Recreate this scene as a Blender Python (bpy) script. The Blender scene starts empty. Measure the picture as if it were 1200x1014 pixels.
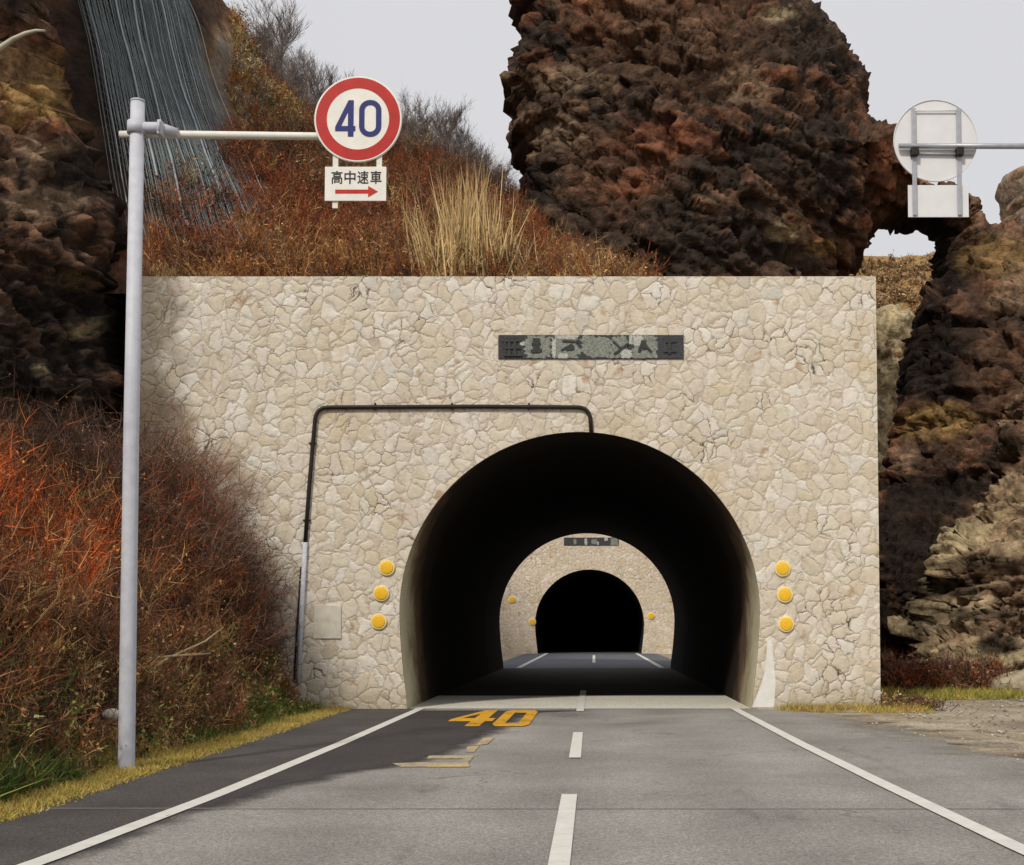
import bpy, bmesh, math, random
import numpy as np
from mathutils import Vector

S = bpy.context.scene
C = S.collection
rad = math.radians
random.seed(7)
rng = np.random.default_rng(7)

# ------------------------------------------------------------------ camera
F = 1500.0; PX = 696.0; PITCH = rad(3.0); EYE = 1.6
PY = 738.0 - F * math.tan(PITCH)
cam_d = bpy.data.cameras.new('camera'); cam = bpy.data.objects.new('camera', cam_d); C.objects.link(cam)
cam.location = (0, 0, EYE); cam.rotation_euler = (rad(90) + PITCH, 0, 0)
cam_d.sensor_width = 36; cam_d.lens = 36 * F / 1200
cam_d.shift_x = -(PX - 600) / 1200; cam_d.shift_y = (PY - 507) / 1200
cam_d.clip_end = 3000; cam_d.clip_start = 0.05
S.camera = cam

# ------------------------------------------------------------------ light
SUN_EL = 42.0; SUN_AZ = 25.0      # azimuth: degrees to the left of straight behind the camera
W = bpy.data.worlds.new('World'); S.world = W; W.use_nodes = True
nt = W.node_tree; nt.nodes.clear()
sky = nt.nodes.new('ShaderNodeTexSky'); sky.sky_type = 'NISHITA'; sky.sun_disc = False
sky.sun_elevation = rad(SUN_EL); sky.sun_rotation = rad(180 + SUN_AZ)
sky.dust_density = 4.0; sky.air_density = 1.0
bg = nt.nodes.new('ShaderNodeBackground'); bg.inputs[1].default_value = 0.05
nt.links.new(sky.outputs[0], bg.inputs[0])
cl = nt.nodes.new('ShaderNodeBackground'); cl.inputs[1].default_value = 1.0   # thin even high cloud
tc = nt.nodes.new('ShaderNodeTexCoord'); nz = nt.nodes.new('ShaderNodeTexNoise'); nz.inputs['Scale'].default_value = 1.6; nz.inputs['Detail'].default_value = 4
rp = nt.nodes.new('ShaderNodeValToRGB'); rp.color_ramp.elements[0].position = .3; rp.color_ramp.elements[1].position = .7
rp.color_ramp.elements[0].color = (.735, .735, .76, 1); rp.color_ramp.elements[1].color = (.80, .795, .815, 1)
nt.links.new(tc.outputs['Generated'], nz.inputs['Vector']); nt.links.new(nz.outputs[0], rp.inputs[0]); nt.links.new(rp.outputs[0], cl.inputs[0])
mx = nt.nodes.new('ShaderNodeMixShader'); mx.inputs[0].default_value = 0.86
wo = nt.nodes.new('ShaderNodeOutputWorld')
nt.links.new(bg.outputs[0], mx.inputs[1]); nt.links.new(cl.outputs[0], mx.inputs[2]); nt.links.new(mx.outputs[0], wo.inputs[0])
sd = bpy.data.lights.new('sun', 'SUN'); sun = bpy.data.objects.new('sun', sd); C.objects.link(sun)
sd.energy = 2.6; sd.angle = rad(5); sd.color = (1.0, .93, .82)
el, az = rad(SUN_EL), rad(SUN_AZ)
tosun = Vector((-math.sin(az) * math.cos(el), -math.cos(az) * math.cos(el), math.sin(el)))
sun.rotation_euler = tosun.to_track_quat('Z', 'Y').to_euler(); sun.location = (-20, -30, 40)
S.view_settings.view_transform = 'Standard'; S.view_settings.look = 'None'
S.view_settings.exposure = 0.0; S.view_settings.gamma = 1.0

# ------------------------------------------------------------------ helpers
def P(px, py, Y):
    """point of the place seen at that pixel of the photograph, Y metres down the road"""
    a = (px - PX) / F; v = (PY - py) / F
    d = (a, math.cos(PITCH) - v * math.sin(PITCH), math.sin(PITCH) + v * math.cos(PITCH))
    k = Y / d[1]
    return (d[0] * k, Y, EYE + d[2] * k)
def G(px, py, z=0.0):
    a = (px - PX) / F; v = (PY - py) / F
    d = (a, math.cos(PITCH) - v * math.sin(PITCH), math.sin(PITCH) + v * math.cos(PITCH))
    k = (z - EYE) / d[2]
    return (d[0] * k, d[1] * k, z)
def proj(Pn):
    x, y, z = Pn[:, 0], Pn[:, 1], Pn[:, 2] - EYE
    f = y * math.cos(PITCH) + z * math.sin(PITCH); u = -y * math.sin(PITCH) + z * math.cos(PITCH)
    return PX + F * x / f, PY - F * u / f

def link(name, me, mat=None, parent=None):
    o = bpy.data.objects.new(name, me); C.objects.link(o)
    if mat is not None: me.materials.append(mat)
    if parent is not None: o.parent = parent
    return o
def tag(o, label=None, cat=None, group=None, kind=None):
    if label: o['label'] = label
    if cat: o['category'] = cat
    if group: o['group'] = group
    if kind: o['kind'] = kind
    return o
def empty(name, loc, label, cat, group=None):
    o = bpy.data.objects.new(name, None); C.objects.link(o); o.location = loc; o.empty_display_size = .3
    return tag(o, label, cat, group)
def mesh_np(name, V, Fa, cols=None, smooth=False):
    me = bpy.data.meshes.new(name)
    V = np.asarray(V, dtype=np.float32); Fa = np.asarray(Fa, dtype=np.int32)
    n = Fa.shape[1]
    me.vertices.add(len(V)); me.vertices.foreach_set('co', V.ravel())
    me.loops.add(Fa.size); me.loops.foreach_set('vertex_index', Fa.ravel())
    me.polygons.add(len(Fa)); me.polygons.foreach_set('loop_start', np.arange(0, Fa.size, n, dtype=np.int32))
    me.update(calc_edges=True)
    if cols is not None:
        a = me.color_attributes.new('tint', 'FLOAT_COLOR', 'POINT')
        c4 = np.ones((len(V), 4), dtype=np.float32); c4[:, :3] = cols
        a.data.foreach_set('color', c4.ravel())
    if smooth: me.polygons.foreach_set('use_smooth', np.ones(len(Fa), dtype=bool))
    me.validate()
    return me
class MB:
    """collects shapes into one mesh"""
    def __init__(s): s.bm = bmesh.new()
    def box(s, c, d, bev=0.0, rot=None):
        r = bmesh.ops.create_cube(s.bm, size=1.0); vs = r['verts']
        bmesh.ops.scale(s.bm, vec=d, verts=vs)
        if bev > 0:
            es = list({e for v in vs for e in v.link_edges})
            rr = bmesh.ops.bevel(s.bm, geom=es, offset=bev, segments=2, affect='EDGES', profile=.5)
            vs = list({v for f in rr['faces'] for v in f.verts} | {v for v in vs if v.is_valid})
        if rot is not None: bmesh.ops.rotate(s.bm, cent=(0, 0, 0), matrix=rot, verts=vs)
        bmesh.ops.translate(s.bm, vec=c, verts=vs); return s
    def tube(s, pts, r, seg=10, caps=True):
        pts = [Vector(p) for p in pts]; n = len(pts)
        rs = r if isinstance(r, (list, tuple)) else [r] * n
        rings = []; prev = None
        for i, p in enumerate(pts):
            t = (pts[min(i + 1, n - 1)] - pts[max(i - 1, 0)]).normalized()
            if prev is None:
                a = Vector((0, 0, 1)) if abs(t.z) < .9 else Vector((0, 1, 0))
                u = t.cross(a).normalized()
            else: u = (prev - t * prev.dot(t)).normalized()
            prev = u; w = t.cross(u)
            rings.append([s.bm.verts.new(p + (u * math.cos(2 * math.pi * k / seg) + w * math.sin(2 * math.pi * k / seg)) * rs[i]) for k in range(seg)])
        for i in range(n - 1):
            for k in range(seg):
                f = s.bm.faces.new((rings[i][k], rings[i][(k + 1) % seg], rings[i + 1][(k + 1) % seg], rings[i + 1][k])); f.smooth = True
        if caps:
            s.bm.faces.new(rings[0][::-1]); s.bm.faces.new(rings[-1])
        return s
    def disc(s, c, R, th, seg=48, r0=0.0, bulge=0.0):
        """disc or ring facing -Y; c = centre of its front face"""
        c = Vector(c)
        def ring(r, y): return [s.bm.verts.new(c + Vector((r * math.cos(2 * math.pi * k / seg), y, r * math.sin(2 * math.pi * k / seg)))) for k in range(seg)]
        bv = min(th * .4, R * .06)
        prof = []
        if r0 > 0: prof = [(r0, th), (r0, 0), (R - bv, 0), (R, bv), (R, th), (r0, th)]
        else:
            prof = [(R * .35, -bulge), (R * .7, -bulge * .6), (R - bv, 0), (R, bv), (R, th)]
        rs = [ring(r, y) for r, y in prof]
        for i in range(len(rs) - 1):
            for k in range(seg): s.bm.faces.new((rs[i][k], rs[i][(k + 1) % seg], rs[i + 1][(k + 1) % seg], rs[i + 1][k]))
        if r0 <= 0:
            s.bm.faces.new(rs[0]); s.bm.faces.new(rs[-1][::-1])
        return s
    def poly(s, pts):
        s.bm.faces.new([s.bm.verts.new(p) for p in pts]); return s
    def build(s, name, mat, parent=None):
        bmesh.ops.remove_doubles(s.bm, verts=s.bm.verts, dist=1e-5)
        bmesh.ops.recalc_face_normals(s.bm, faces=s.bm.faces)
        me = bpy.data.meshes.new(name); s.bm.to_mesh(me); s.bm.free()
        return link(name, me, mat, parent)
def curve_mesh(loops, depth):
    """filled 2D outline with holes -> mesh in XZ, thickness along Y, front at y=0"""
    cu = bpy.data.curves.new('outline', 'CURVE'); cu.dimensions = '2D'; cu.fill_mode = 'BOTH'; cu.extrude = depth / 2
    for lp in loops:
        sp = cu.splines.new('POLY'); sp.points.add(len(lp) - 1)
        for i, (x, y) in enumerate(lp): sp.points[i].co = (x, y, 0, 1)
        sp.use_cyclic_u = True
    return _conv(cu, depth)
def _conv(cu, depth):
    o = bpy.data.objects.new('tmp', cu); C.objects.link(o)
    dg = bpy.context.evaluated_depsgraph_get(); dg.update()
    me = bpy.data.meshes.new_from_object(o.evaluated_get(dg))
    bpy.data.objects.remove(o)
    for v in me.vertices:
        x, y, z = v.co; v.co = (x, -z + depth / 2, y)
    return me
def text_mesh(txt, w, h, depth, bold=0.0):
    cu = bpy.data.curves.new('txt', 'FONT'); cu.body = txt; cu.extrude = depth / 2; cu.offset = bold; cu.resolution_u = 3
    me = _conv(cu, depth)
    xs = [v.co.x for v in me.vertices]; zs = [v.co.z for v in me.vertices]
    x0, x1, z0, z1 = min(xs), max(xs), min(zs), max(zs)
    for v in me.vertices:
        v.co.x = ((v.co.x - x0) / (x1 - x0) - .5) * w; v.co.z = ((v.co.z - z0) / (z1 - z0) - .5) * h
    return me

# numpy noise
_perm = np.random.default_rng(3).permutation(256); _perm = np.concatenate([_perm] * 4)
_g = np.random.default_rng(4).normal(size=(256, 3)); _g /= np.linalg.norm(_g, axis=1)[:, None]
def perlin(p):
    i = np.floor(p).astype(int); f = p - i; i &= 255
    u = f * f * f * (f * (f * 6 - 15) + 10)
    out = 0
    for dx in (0, 1):
        for dy in (0, 1):
            for dz in (0, 1):
                h = _perm[_perm[_perm[(i[:, 0] + dx) & 255] + ((i[:, 1] + dy) & 255)] + ((i[:, 2] + dz) & 255)]
                g = _g[h]
                d = g[:, 0] * (f[:, 0] - dx) + g[:, 1] * (f[:, 1] - dy) + g[:, 2] * (f[:, 2] - dz)
                w = (u[:, 0] if dx else 1 - u[:, 0]) * (u[:, 1] if dy else 1 - u[:, 1]) * (u[:, 2] if dz else 1 - u[:, 2])
                out = out + d * w
    return out * 1.5
def fbm(p, o=4, ridged=False):
    r = 0; a = 1; s = 0
    for k in range(o):
        n = perlin(p * 2 ** k + 17.3 * k)
        if ridged: n = 1 - 2 * np.abs(n)
        r = r + a * n; s += a; a *= .5
    return r / s
_wr = np.random.default_rng(5).random((1024, 4))
_wv = np.random.default_rng(6).normal(size=(1024, 3))
def worley(p, facet=False):
    i = np.floor(p).astype(int); f = p - i
    n = len(p); d1 = np.full(n, 9.); d2 = np.full(n, 9.); idr = np.zeros(n); fc = np.zeros(n)
    for dx in (-1, 0, 1):
        for dy in (-1, 0, 1):
            for dz in (-1, 0, 1):
                h = _perm[_perm[_perm[(i[:, 0] + dx) & 255] + ((i[:, 1] + dy) & 255)] + ((i[:, 2] + dz) & 255)]
                q = _wr[h]
                ax, ay, az_ = q[:, 0] + dx - f[:, 0], q[:, 1] + dy - f[:, 1], q[:, 2] + dz - f[:, 2]
                d = np.sqrt(ax ** 2 + ay ** 2 + az_ ** 2)
                nw = d < d1
                if facet: w_ = _wv[h]; fc = np.where(nw, ax * w_[:, 0] + ay * w_[:, 1] + az_ * w_[:, 2], fc)
                d2 = np.where(nw, d1, np.minimum(d2, d)); idr = np.where(nw, q[:, 3], idr); d1 = np.where(nw, d, d1)
    return (d1, d2, idr, fc) if facet else (d1, d2, idr)

# ------------------------------------------------------------------ materials
def newmat(name):
    m = bpy.data.materials.new(name); m.use_nodes = True
    n = m.node_tree; b = n.nodes['Principled BSDF']; b.inputs['Roughness'].default_value = .85
    b.inputs['Specular IOR Level'].default_value = .25
    return m, n, b
def N(n, t, **kw):
    x = n.nodes.new(t)
    for k, v in kw.items():
        if k in x.inputs: x.inputs[k].default_value = v
        else: setattr(x, k, v)
    return x
def ramp(n, stops, src=None):
    r = n.nodes.new('ShaderNodeValToRGB'); e = r.color_ramp.elements
    while len(e) < len(stops): e.new(.5)
    for i, (p, c) in enumerate(stops): e[i].position = p; e[i].color = tuple(c) + (1,) if len(c) == 3 else c
    if src is not None: n.links.new(src, r.inputs[0])
    return r
def mixc(n, fac, a, b, mode='MIX'):
    m = n.nodes.new('ShaderNodeMix'); m.data_type = 'RGBA'; m.blend_type = mode
    for sock, v in ((0, fac), (6, a), (7, b)):
        if hasattr(v, 'is_linked'): n.links.new(v, m.inputs[sock])
        elif sock == 0: m.inputs[0].default_value = v
        else: m.inputs[sock].default_value = tuple(v) + (1,)
    return m.outputs[2]
def math_(n, op, a, b=None):
    m = n.nodes.new('ShaderNodeMath'); m.operation = op
    for i, v in enumerate((a, b)):
        if v is None: continue
        if hasattr(v, 'is_linked'): n.links.new(v, m.inputs[i])
        else: m.inputs[i].default_value = v
    return m.outputs[0]
def objco(n):
    g = n.nodes.new('ShaderNodeNewGeometry'); return g.outputs['Position']
def noise(n, scale, detail=4, rough=.55, co=None):
    x = N(n, 'ShaderNodeTexNoise', Scale=scale, Detail=detail, Roughness=rough)
    n.links.new(co if co is not None else objco(n), x.inputs['Vector']); return x.outputs[0]
def bump(n, b, h, strength=.5, dist=.05):
    x = N(n, 'ShaderNodeBump', Strength=strength, Distance=dist); n.links.new(h, x.inputs['Height']); n.links.new(x.outputs[0], b.inputs['Normal'])

def mat_plain(name, col, rough=.5, metal=0., var=.12, scale=6., bmp=0.0):
    m, n, b = newmat(name); b.inputs['Roughness'].default_value = rough; b.inputs['Metallic'].default_value = metal
    v = noise(n, scale, 5, .6)
    r = ramp(n, [(.3, [c * (1 - var) for c in col]), (.7, [min(1, c * (1 + var)) for c in col])], v)
    n.links.new(r.outputs[0], b.inputs['Base Color'])
    if bmp: bump(n, b, noise(n, scale * 6, 3), .4, bmp)
    return m
def mat_tint(name, rough=.9, sat=1.0, nsc=4.0, lo=.7, hi=1.3, bmp=0.0, bs=6.0, trans=0.0):
    m, n, b = newmat(name); b.inputs['Roughness'].default_value = rough; b.inputs['Specular IOR Level'].default_value = .12
    a = N(n, 'ShaderNodeAttribute', attribute_name='tint')
    r = ramp(n, [(.3, (lo,) * 3), (.7, (hi,) * 3)], noise(n, nsc, 6, .65))
    n.links.new(mixc(n, 1.0, a.outputs['Color'], r.outputs[0], 'MULTIPLY'), b.inputs['Base Color'])
    if bmp:
        h = math_(n, 'ADD', noise(n, bs, 8, .65), math_(n, 'MULTIPLY', noise(n, bs * .33, 4), 1.5))
        bump(n, b, h, .9, bmp)
    return m
M = {}
M['rock'] = mat_tint('volcanic_rock', .9, nsc=3.2, lo=.28, hi=1.75, bmp=.14, bs=5.5)
M['soil'] = mat_tint('hillside_soil', .95, nsc=5.0, lo=.55, hi=1.4, bmp=.1, bs=5)
M['twig'] = mat_tint('dry_twigs', .8, nsc=2.0, lo=.8, hi=1.2)
M['galv'] = mat_plain('galvanised_steel', (.50, .51, .56), .5, .0, .10, 9, .002)
M['arm'] = mat_plain('white_painted_arm', (.70, .69, .62), .45, 0, .08, 9)
M['white_enamel'] = mat_plain('white_enamel', (.74, .72, .66), .42, 0, .07, 7)
M['back_panel'] = mat_plain('sign_back_panel', (.66, .66, .675), .45, .0, .05, 5)
M['bracket'] = mat_plain('grey_bracket', (.36, .37, .40), .45, .4, .12, 12)
M['sign_red'] = mat_plain('sign_red', (.43, .018, .014), .4, 0, .15, 8)
M['sign_blue'] = mat_plain('sign_blue', (.014, .022, .14), .4, 0, .1, 8)
M['sign_black'] = mat_plain('sign_black', (.012, .012, .013), .5, 0, .2, 8)
M['pipe_dark'] = mat_plain('dark_pipe', (.020, .014, .011), .55, 0, .3, 7)
M['amber'] = mat_plain('amber_reflector', (.80, .47, .03), .3, 0, .12, 30, .004)
M['amber_rim'] = mat_plain('reflector_rim', (.78, .66, .34), .5, 0, .15, 9)
M['plaque'] = mat_plain('plaque_stone', (.052, .053, .056), .8, 0, .75, 40, .01)
M['glyph'] = mat_plain('plaque_relief', (.045, .046, .045), .75, 0, .8, 45, .01)
M['lichen'] = mat_plain('plaque_lichen', (.21, .225, .195), .95, 0, .6, 38, .01)
M['lichen_pale'] = mat_plain('plaque_pale_lichen', (.42, .42, .38), .95, 0, .4, 38, .01)
M['net'] = mat_plain('net_wire', (.22, .255, .255), .5, .2, .25, 1.5)
M['net_rope'] = mat_plain('net_rope', (.30, .34, .36), .5, .2, .2, 2)
M['cement'] = mat_plain('cement_patch', (.56, .52, .43), .9, 0, .12, 7, .006)
M['bark'] = mat_plain('grey_bark', (.10, .075, .06), .9, 0, .3, 5, .01)
M['twig_tree'] = mat_plain('tree_twigs', (.21, .175, .16), .9, 0, .25, 3)

def mat_paint(name, col, wear=.5, under=(.16, .155, .145)):
    m, n, b = newmat(name); b.inputs['Roughness'].default_value = .7
    w = noise(n, 16, 8, .7); w2 = noise(n, 1.3, 3)
    s = math_(n, 'ADD', w, math_(n, 'MULTIPLY', math_(n, 'SUBTRACT', w2, .5), .5))
    r = ramp(n, [(wear - .07, under), (wear + .04, col)], s)
    v = ramp(n, [(.3, (.88,) * 3), (.7, (1.05,) * 3)], noise(n, 5, 4))
    n.links.new(mixc(n, 1.0, r.outputs[0], v.outputs[0], 'MULTIPLY'), b.inputs['Base Color'])
    bump(n, b, w, .2, .004); return m
M['line'] = mat_paint('road_line_paint', (.66, .65, .60), .30)
M['road_yellow'] = mat_paint('road_yellow_paint', (.70, .36, .03), .40, (.10, .07, .04))
M['road_old'] = mat_paint('worn_yellow_paint', (.55, .42, .20), .50, (.27, .25, .22))
M['wall_white'] = mat_paint('white_wall_paint', (.72, .71, .66), .33, (.45, .42, .34))

def mat_asphalt():
    m, n, b = newmat('old_asphalt'); b.inputs['Roughness'].default_value = .82
    big = ramp(n, [(.3, (.205, .193, .178)), (.5, (.268, .254, .235)), (.7, (.325, .307, .28))], noise(n, .35, 5, .6))
    ag = N(n, 'ShaderNodeTexVoronoi', Scale=70.0); n.links.new(objco(n), ag.inputs['Vector'])
    agr = ramp(n, [(0, (.6,) * 3), (.5, (1.0,) * 3), (1, (1.45,) * 3)], ag.outputs['Color'])
    fine = ramp(n, [(.3, (.8,) * 3), (.7, (1.2,) * 3)], noise(n, 22, 6, .7))
    c = mixc(n, 1.0, big.outputs[0], agr.outputs[0], 'MULTIPLY'); c = mixc(n, 1.0, c, fine.outputs[0], 'MULTIPLY')
    # wheel tracks run along the road: polished, slightly paler
    sep = n.nodes.new('ShaderNodeSeparateXYZ'); n.links.new(objco(n), sep.inputs[0])
    tr = math_(n, 'SINE', math_(n, 'MULTIPLY', sep.outputs[0], 3.6))
    trr = ramp(n, [(.2, (.90,) * 3), (.8, (1.07,) * 3)], math_(n, 'ADD', math_(n, 'MULTIPLY', tr, .25), math_(n, 'ADD', .0, noise(n, .9, 4))))
    c = mixc(n, 1.0, c, trr.outputs[0], 'MULTIPLY')
    # oil drips and stains
    mp = N(n, 'ShaderNodeMapping'); mp.inputs['Scale'].default_value = (1.2, .35, 1); n.links.new(objco(n), mp.inputs[0])
    st = ramp(n, [(.57, (0, 0, 0)), (.72, (.6,) * 3)], noise(n, .8, 7, .7, mp.outputs[0]))
    c = mixc(n, st.outputs[0], c, (.085, .08, .075))
    # hairline cracks
    mp2 = N(n, 'ShaderNodeMapping'); mp2.inputs['Scale'].default_value = (1, .6, 1); 
    wob = noise(n, 2.0, 4); cmb = n.nodes.new('ShaderNodeVectorMath'); cmb.operation = 'ADD'
    cb = n.nodes.new('ShaderNodeCombineXYZ'); n.links.new(wob, cb.inputs[0]); n.links.new(wob, cb.inputs[1])
    n.links.new(objco(n), cmb.inputs[0]); n.links.new(cb.outputs[0], cmb.inputs[1]); n.links.new(cmb.outputs[0], mp2.inputs[0])
    cr = N(n, 'ShaderNodeTexVoronoi', Scale=.45, feature='DISTANCE_TO_EDGE'); n.links.new(mp2.outputs[0], cr.inputs['Vector'])
    cm = ramp(n, [(0, (1,) * 3), (.006, (0,) * 3)], cr.outputs['Distance'])
    gate = ramp(n, [(.52, (0,) * 3), (.6, (.6,) * 3)], noise(n, .5, 2))
    c = mixc(n, mixc(n, 1.0, cm.outputs[0], gate.outputs[0], 'MULTIPLY'), c, (.05, .048, .045))
    n.links.new(c, b.inputs['Base Color'])
    bump(n, b, noise(n, 60, 4), .7, .012); return m
M['asphalt'] = mat_asphalt()
def mat_dark_asphalt(name, a, b_):
    m, n, b = newmat(name); b.inputs['Roughness'].default_value = .8
    big = ramp(n, [(.3, a), (.7, b_)], noise(n, .8, 6, .65))
    ag = N(n, 'ShaderNodeTexVoronoi', Scale=70.0); n.links.new(objco(n), ag.inputs['Vector'])
    agr = ramp(n, [(0, (.5,) * 3), (.5, (1.0,) * 3), (1, (1.6,) * 3)], ag.outputs['Color'])
    n.links.new(mixc(n, 1.0, big.outputs[0], agr.outputs[0], 'MULTIPLY'), b.inputs['Base Color'])
    bump(n, b, noise(n, 90, 3), .5, .008); return m
M['patch'] = mat_dark_asphalt('new_asphalt', (.042, .038, .038), (.065, .058, .056))
M['shoulder'] = mat_dark_asphalt('shoulder_asphalt', (.055, .050, .048), (.095, .088, .082))
M['blue_asphalt'] = mat_dark_asphalt('bluish_asphalt', (.085, .095, .115), (.13, .14, .16))  # bluish grey, darker than the old asphalt
M['tunnel_floor'] = mat_dark_asphalt('tunnel_floor', (.54, .52, .45), (.66, .64, .56))  # pale concrete, brightened to paint in the sun pool at the mouth
M['tunnel_road'] = mat_dark_asphalt('shade_dark_asphalt', (.022, .020, .019), (.032, .030, .028))  # near black, paints in the shade beyond the sun pool

def mat_ground():
    m, n, b = newmat('gravel_ground')
    big = ramp(n, [(.25, (.24, .18, .11)), (.5, (.36, .30, .22)), (.72, (.47, .42, .34))], noise(n, .6, 6, .6))
    ag = N(n, 'ShaderNodeTexVoronoi', Scale=24.0); n.links.new(objco(n), ag.inputs['Vector'])
    agr = ramp(n, [(0, (.6,) * 3), (.5, (1.0,) * 3), (1, (1.4,) * 3)], ag.outputs['Color'])
    c = mixc(n, 1.0, big.outputs[0], agr.outputs[0], 'MULTIPLY')
    gr = ramp(n, [(.55, (0,) * 3), (.68, (.7,) * 3)], noise(n, .9, 5, .65))
    c = mixc(n, gr.outputs[0], c, (.12, .115, .045))
    n.links.new(c, b.inputs['Base Color']); bump(n, b, ag.outputs['Distance'], .7, .03); return m
M['ground'] = mat_ground()

def mat_wall(name, dirt_shade=1.0, k=1.0):
    """cream rubble masonry: irregular stones, thin broken mortar joints"""
    m, n, b = newmat(name); b.inputs['Roughness'].default_value = .9
    co = objco(n)
    wn = N(n, 'ShaderNodeTexNoise', Scale=2.6, Detail=4.0, Roughness=.6); n.links.new(co, wn.inputs['Vector'])
    off = n.nodes.new('ShaderNodeVectorMath'); off.operation = 'SCALE'; off.inputs[3].default_value = .42
    n.links.new(wn.outputs['Color'], off.inputs[0])
    ad = n.nodes.new('ShaderNodeVectorMath'); ad.operation = 'ADD'; n.links.new(co, ad.inputs[0]); n.links.new(off.outputs[0], ad.inputs[1])
    mp = N(n, 'ShaderNodeMapping'); mp.inputs['Scale'].default_value = (1.0, .03, .92); n.links.new(ad.outputs[0], mp.inputs[0])
    vo = N(n, 'ShaderNodeTexVoronoi', Scale=3.9, Randomness=1.0); n.links.new(mp.outputs[0], vo.inputs['Vector'])
    ve = N(n, 'ShaderNodeTexVoronoi', Scale=3.9, Randomness=1.0, feature='DISTANCE_TO_EDGE'); n.links.new(mp.outputs[0], ve.inputs['Vector'])
    cr = ramp(n, [(.0, (.53, .465, .355)), (.2, (.62, .56, .455)), (.38, (.56, .485, .375)), (.55, (.66, .615, .53)), (.7, (.58, .505, .42)), (.84, (.69, .65, .575)), (.93, (.52, .48, .42)), (1, (.50, .40, .26))], vo.outputs['Color'])
    c = cr.outputs[0]
    mott = ramp(n, [(.25, (.72, .70, .65)), (.5, (1, 1, 1)), (.8, (1.2, 1.19, 1.17))], noise(n, 6.5, 10, .78, co))
    c = mixc(n, 1.0, c, mott.outputs[0], 'MULTIPLY')
    och = ramp(n, [(.56, (0,) * 3), (.72, (.55,) * 3)], noise(n, .9, 5, .6, co))
    c = mixc(n, och.outputs[0], c, (.52, .41, .235))
    # joints; break up so that many are nearly closed
    jw = ramp(n, [(.35, (.012,) * 3), (.75, (.085,) * 3)], noise(n, 1.9, 5, .6, co))
    jd = math_(n, 'DIVIDE', ve.outputs['Distance'], jw.outputs[0])
    jm = ramp(n, [(.35, (1,) * 3), (1.0, (0,) * 3)], jd)
    jg = ramp(n, [(.40, (.03,) * 3), (.64, (.85,) * 3)], noise(n, 2.6, 6, .7, co))
    jf = mixc(n, 1.0, jm.outputs[0], jg.outputs[0], 'MULTIPLY')
    sx_ = n.nodes.new('ShaderNodeSeparateXYZ'); n.links.new(co, sx_.inputs[0])
    xr_ = ramp(n, [(.25, (1.0,) * 3), (.75, (.62,) * 3)], math_(n, 'ADD', math_(n, 'MULTIPLY', sx_.outputs[0], .06), math_(n, 'ADD', .1, math_(n, 'MULTIPLY', noise(n, .7, 4, .6, co), .7))))
    jf = mixc(n, 1.0, jf, xr_.outputs[0], 'MULTIPLY')
    c = mixc(n, jf, c, (.30, .24, .17))
    # few deep open joints
    dj = ramp(n, [(.53, (0,) * 3), (.62, (1,) * 3)], noise(n, 1.1, 4, .6, co))
    dm = ramp(n, [(.0, (1,) * 3), (.032, (0,) * 3)], ve.outputs['Distance'])
    c = mixc(n, mixc(n, 1.0, dj.outputs[0], dm.outputs[0], 'MULTIPLY'), c, (.045, .033, .022))
    # rust coloured stones here and there
    rs = ramp(n, [(.66, (0,) * 3), (.74, (.6,) * 3)], noise(n, 2.7, 2, .5, co))
    c = mixc(n, rs.outputs[0], c, (.36, .20, .09))
    mpv = N(n, 'ShaderNodeMapping'); mpv.inputs['Scale'].default_value = (1.6, 1.0, .22); n.links.new(co, mpv.inputs[0])
    vs = ramp(n, [(.52, (0,) * 3), (.78, (.32,) * 3)], noise(n, 1.1, 7, .7, mpv.outputs[0])); c = mixc(n, vs.outputs[0], c, (.36, .31, .235))
    sep = n.nodes.new('ShaderNodeSeparateXYZ'); n.links.new(co, sep.inputs[0])
    if dirt_shade:
        # earth washed over the wall from the bank at its left end
        e = math_(n, 'MULTIPLY', math_(n, 'SUBTRACT', -6.3, sep.outputs[0]), .50)
        e = math_(n, 'SUBTRACT', e, math_(n, 'MULTIPLY', math_(n, 'MAXIMUM', math_(n, 'SUBTRACT', sep.outputs[2], 4.9), 0.0), .55))
        e = math_(n, 'ADD', e, math_(n, 'MULTIPLY', math_(n, 'SUBTRACT', noise(n, 1.6, 7, .7, co), .5), 2.4))
        er = ramp(n, [(.15, (0,) * 3), (.8, (.8,) * 3)], e)
        c = mixc(n, er.outputs[0], c, (.19, .10, .058))
        # shade along the left margin, painted into the wall colour
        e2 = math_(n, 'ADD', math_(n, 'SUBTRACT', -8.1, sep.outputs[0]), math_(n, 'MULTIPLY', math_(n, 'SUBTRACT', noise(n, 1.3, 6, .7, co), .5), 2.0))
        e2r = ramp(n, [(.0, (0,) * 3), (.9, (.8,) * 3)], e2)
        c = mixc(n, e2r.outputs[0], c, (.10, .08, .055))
        ft = ramp(n, [(.0, (.55,) * 3), (.5, (0,) * 3)], math_(n, 'ADD', math_(n, 'MULTIPLY', sep.outputs[2], .8), math_(n, 'MULTIPLY', math_(n, 'SUBTRACT', noise(n, 2, 6, .7, co), .5), 1.0)))
        c = mixc(n, ft.outputs[0], c, (.33, .27, .16))
    if k != 1.0: c = mixc(n, 1.0, c, (k, k * .96, k * .93), 'MULTIPLY')
    n.links.new(c, b.inputs['Base Color'])
    dome = ramp(n, [(0, (0,) * 3), (.12, (.75,) * 3), (.35, (1,) * 3)], ve.outputs['Distance'])
    h = math_(n, 'ADD', dome.outputs[0], math_(n, 'MULTIPLY', noise(n, 7, 8, .7, co), .9))
    h = math_(n, 'ADD', h, math_(n, 'MULTIPLY', vo.outputs['Color'], .7))
    bump(n, b, h, .45, .055); return m
M['wall'] = mat_wall('rubble_masonry')
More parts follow.
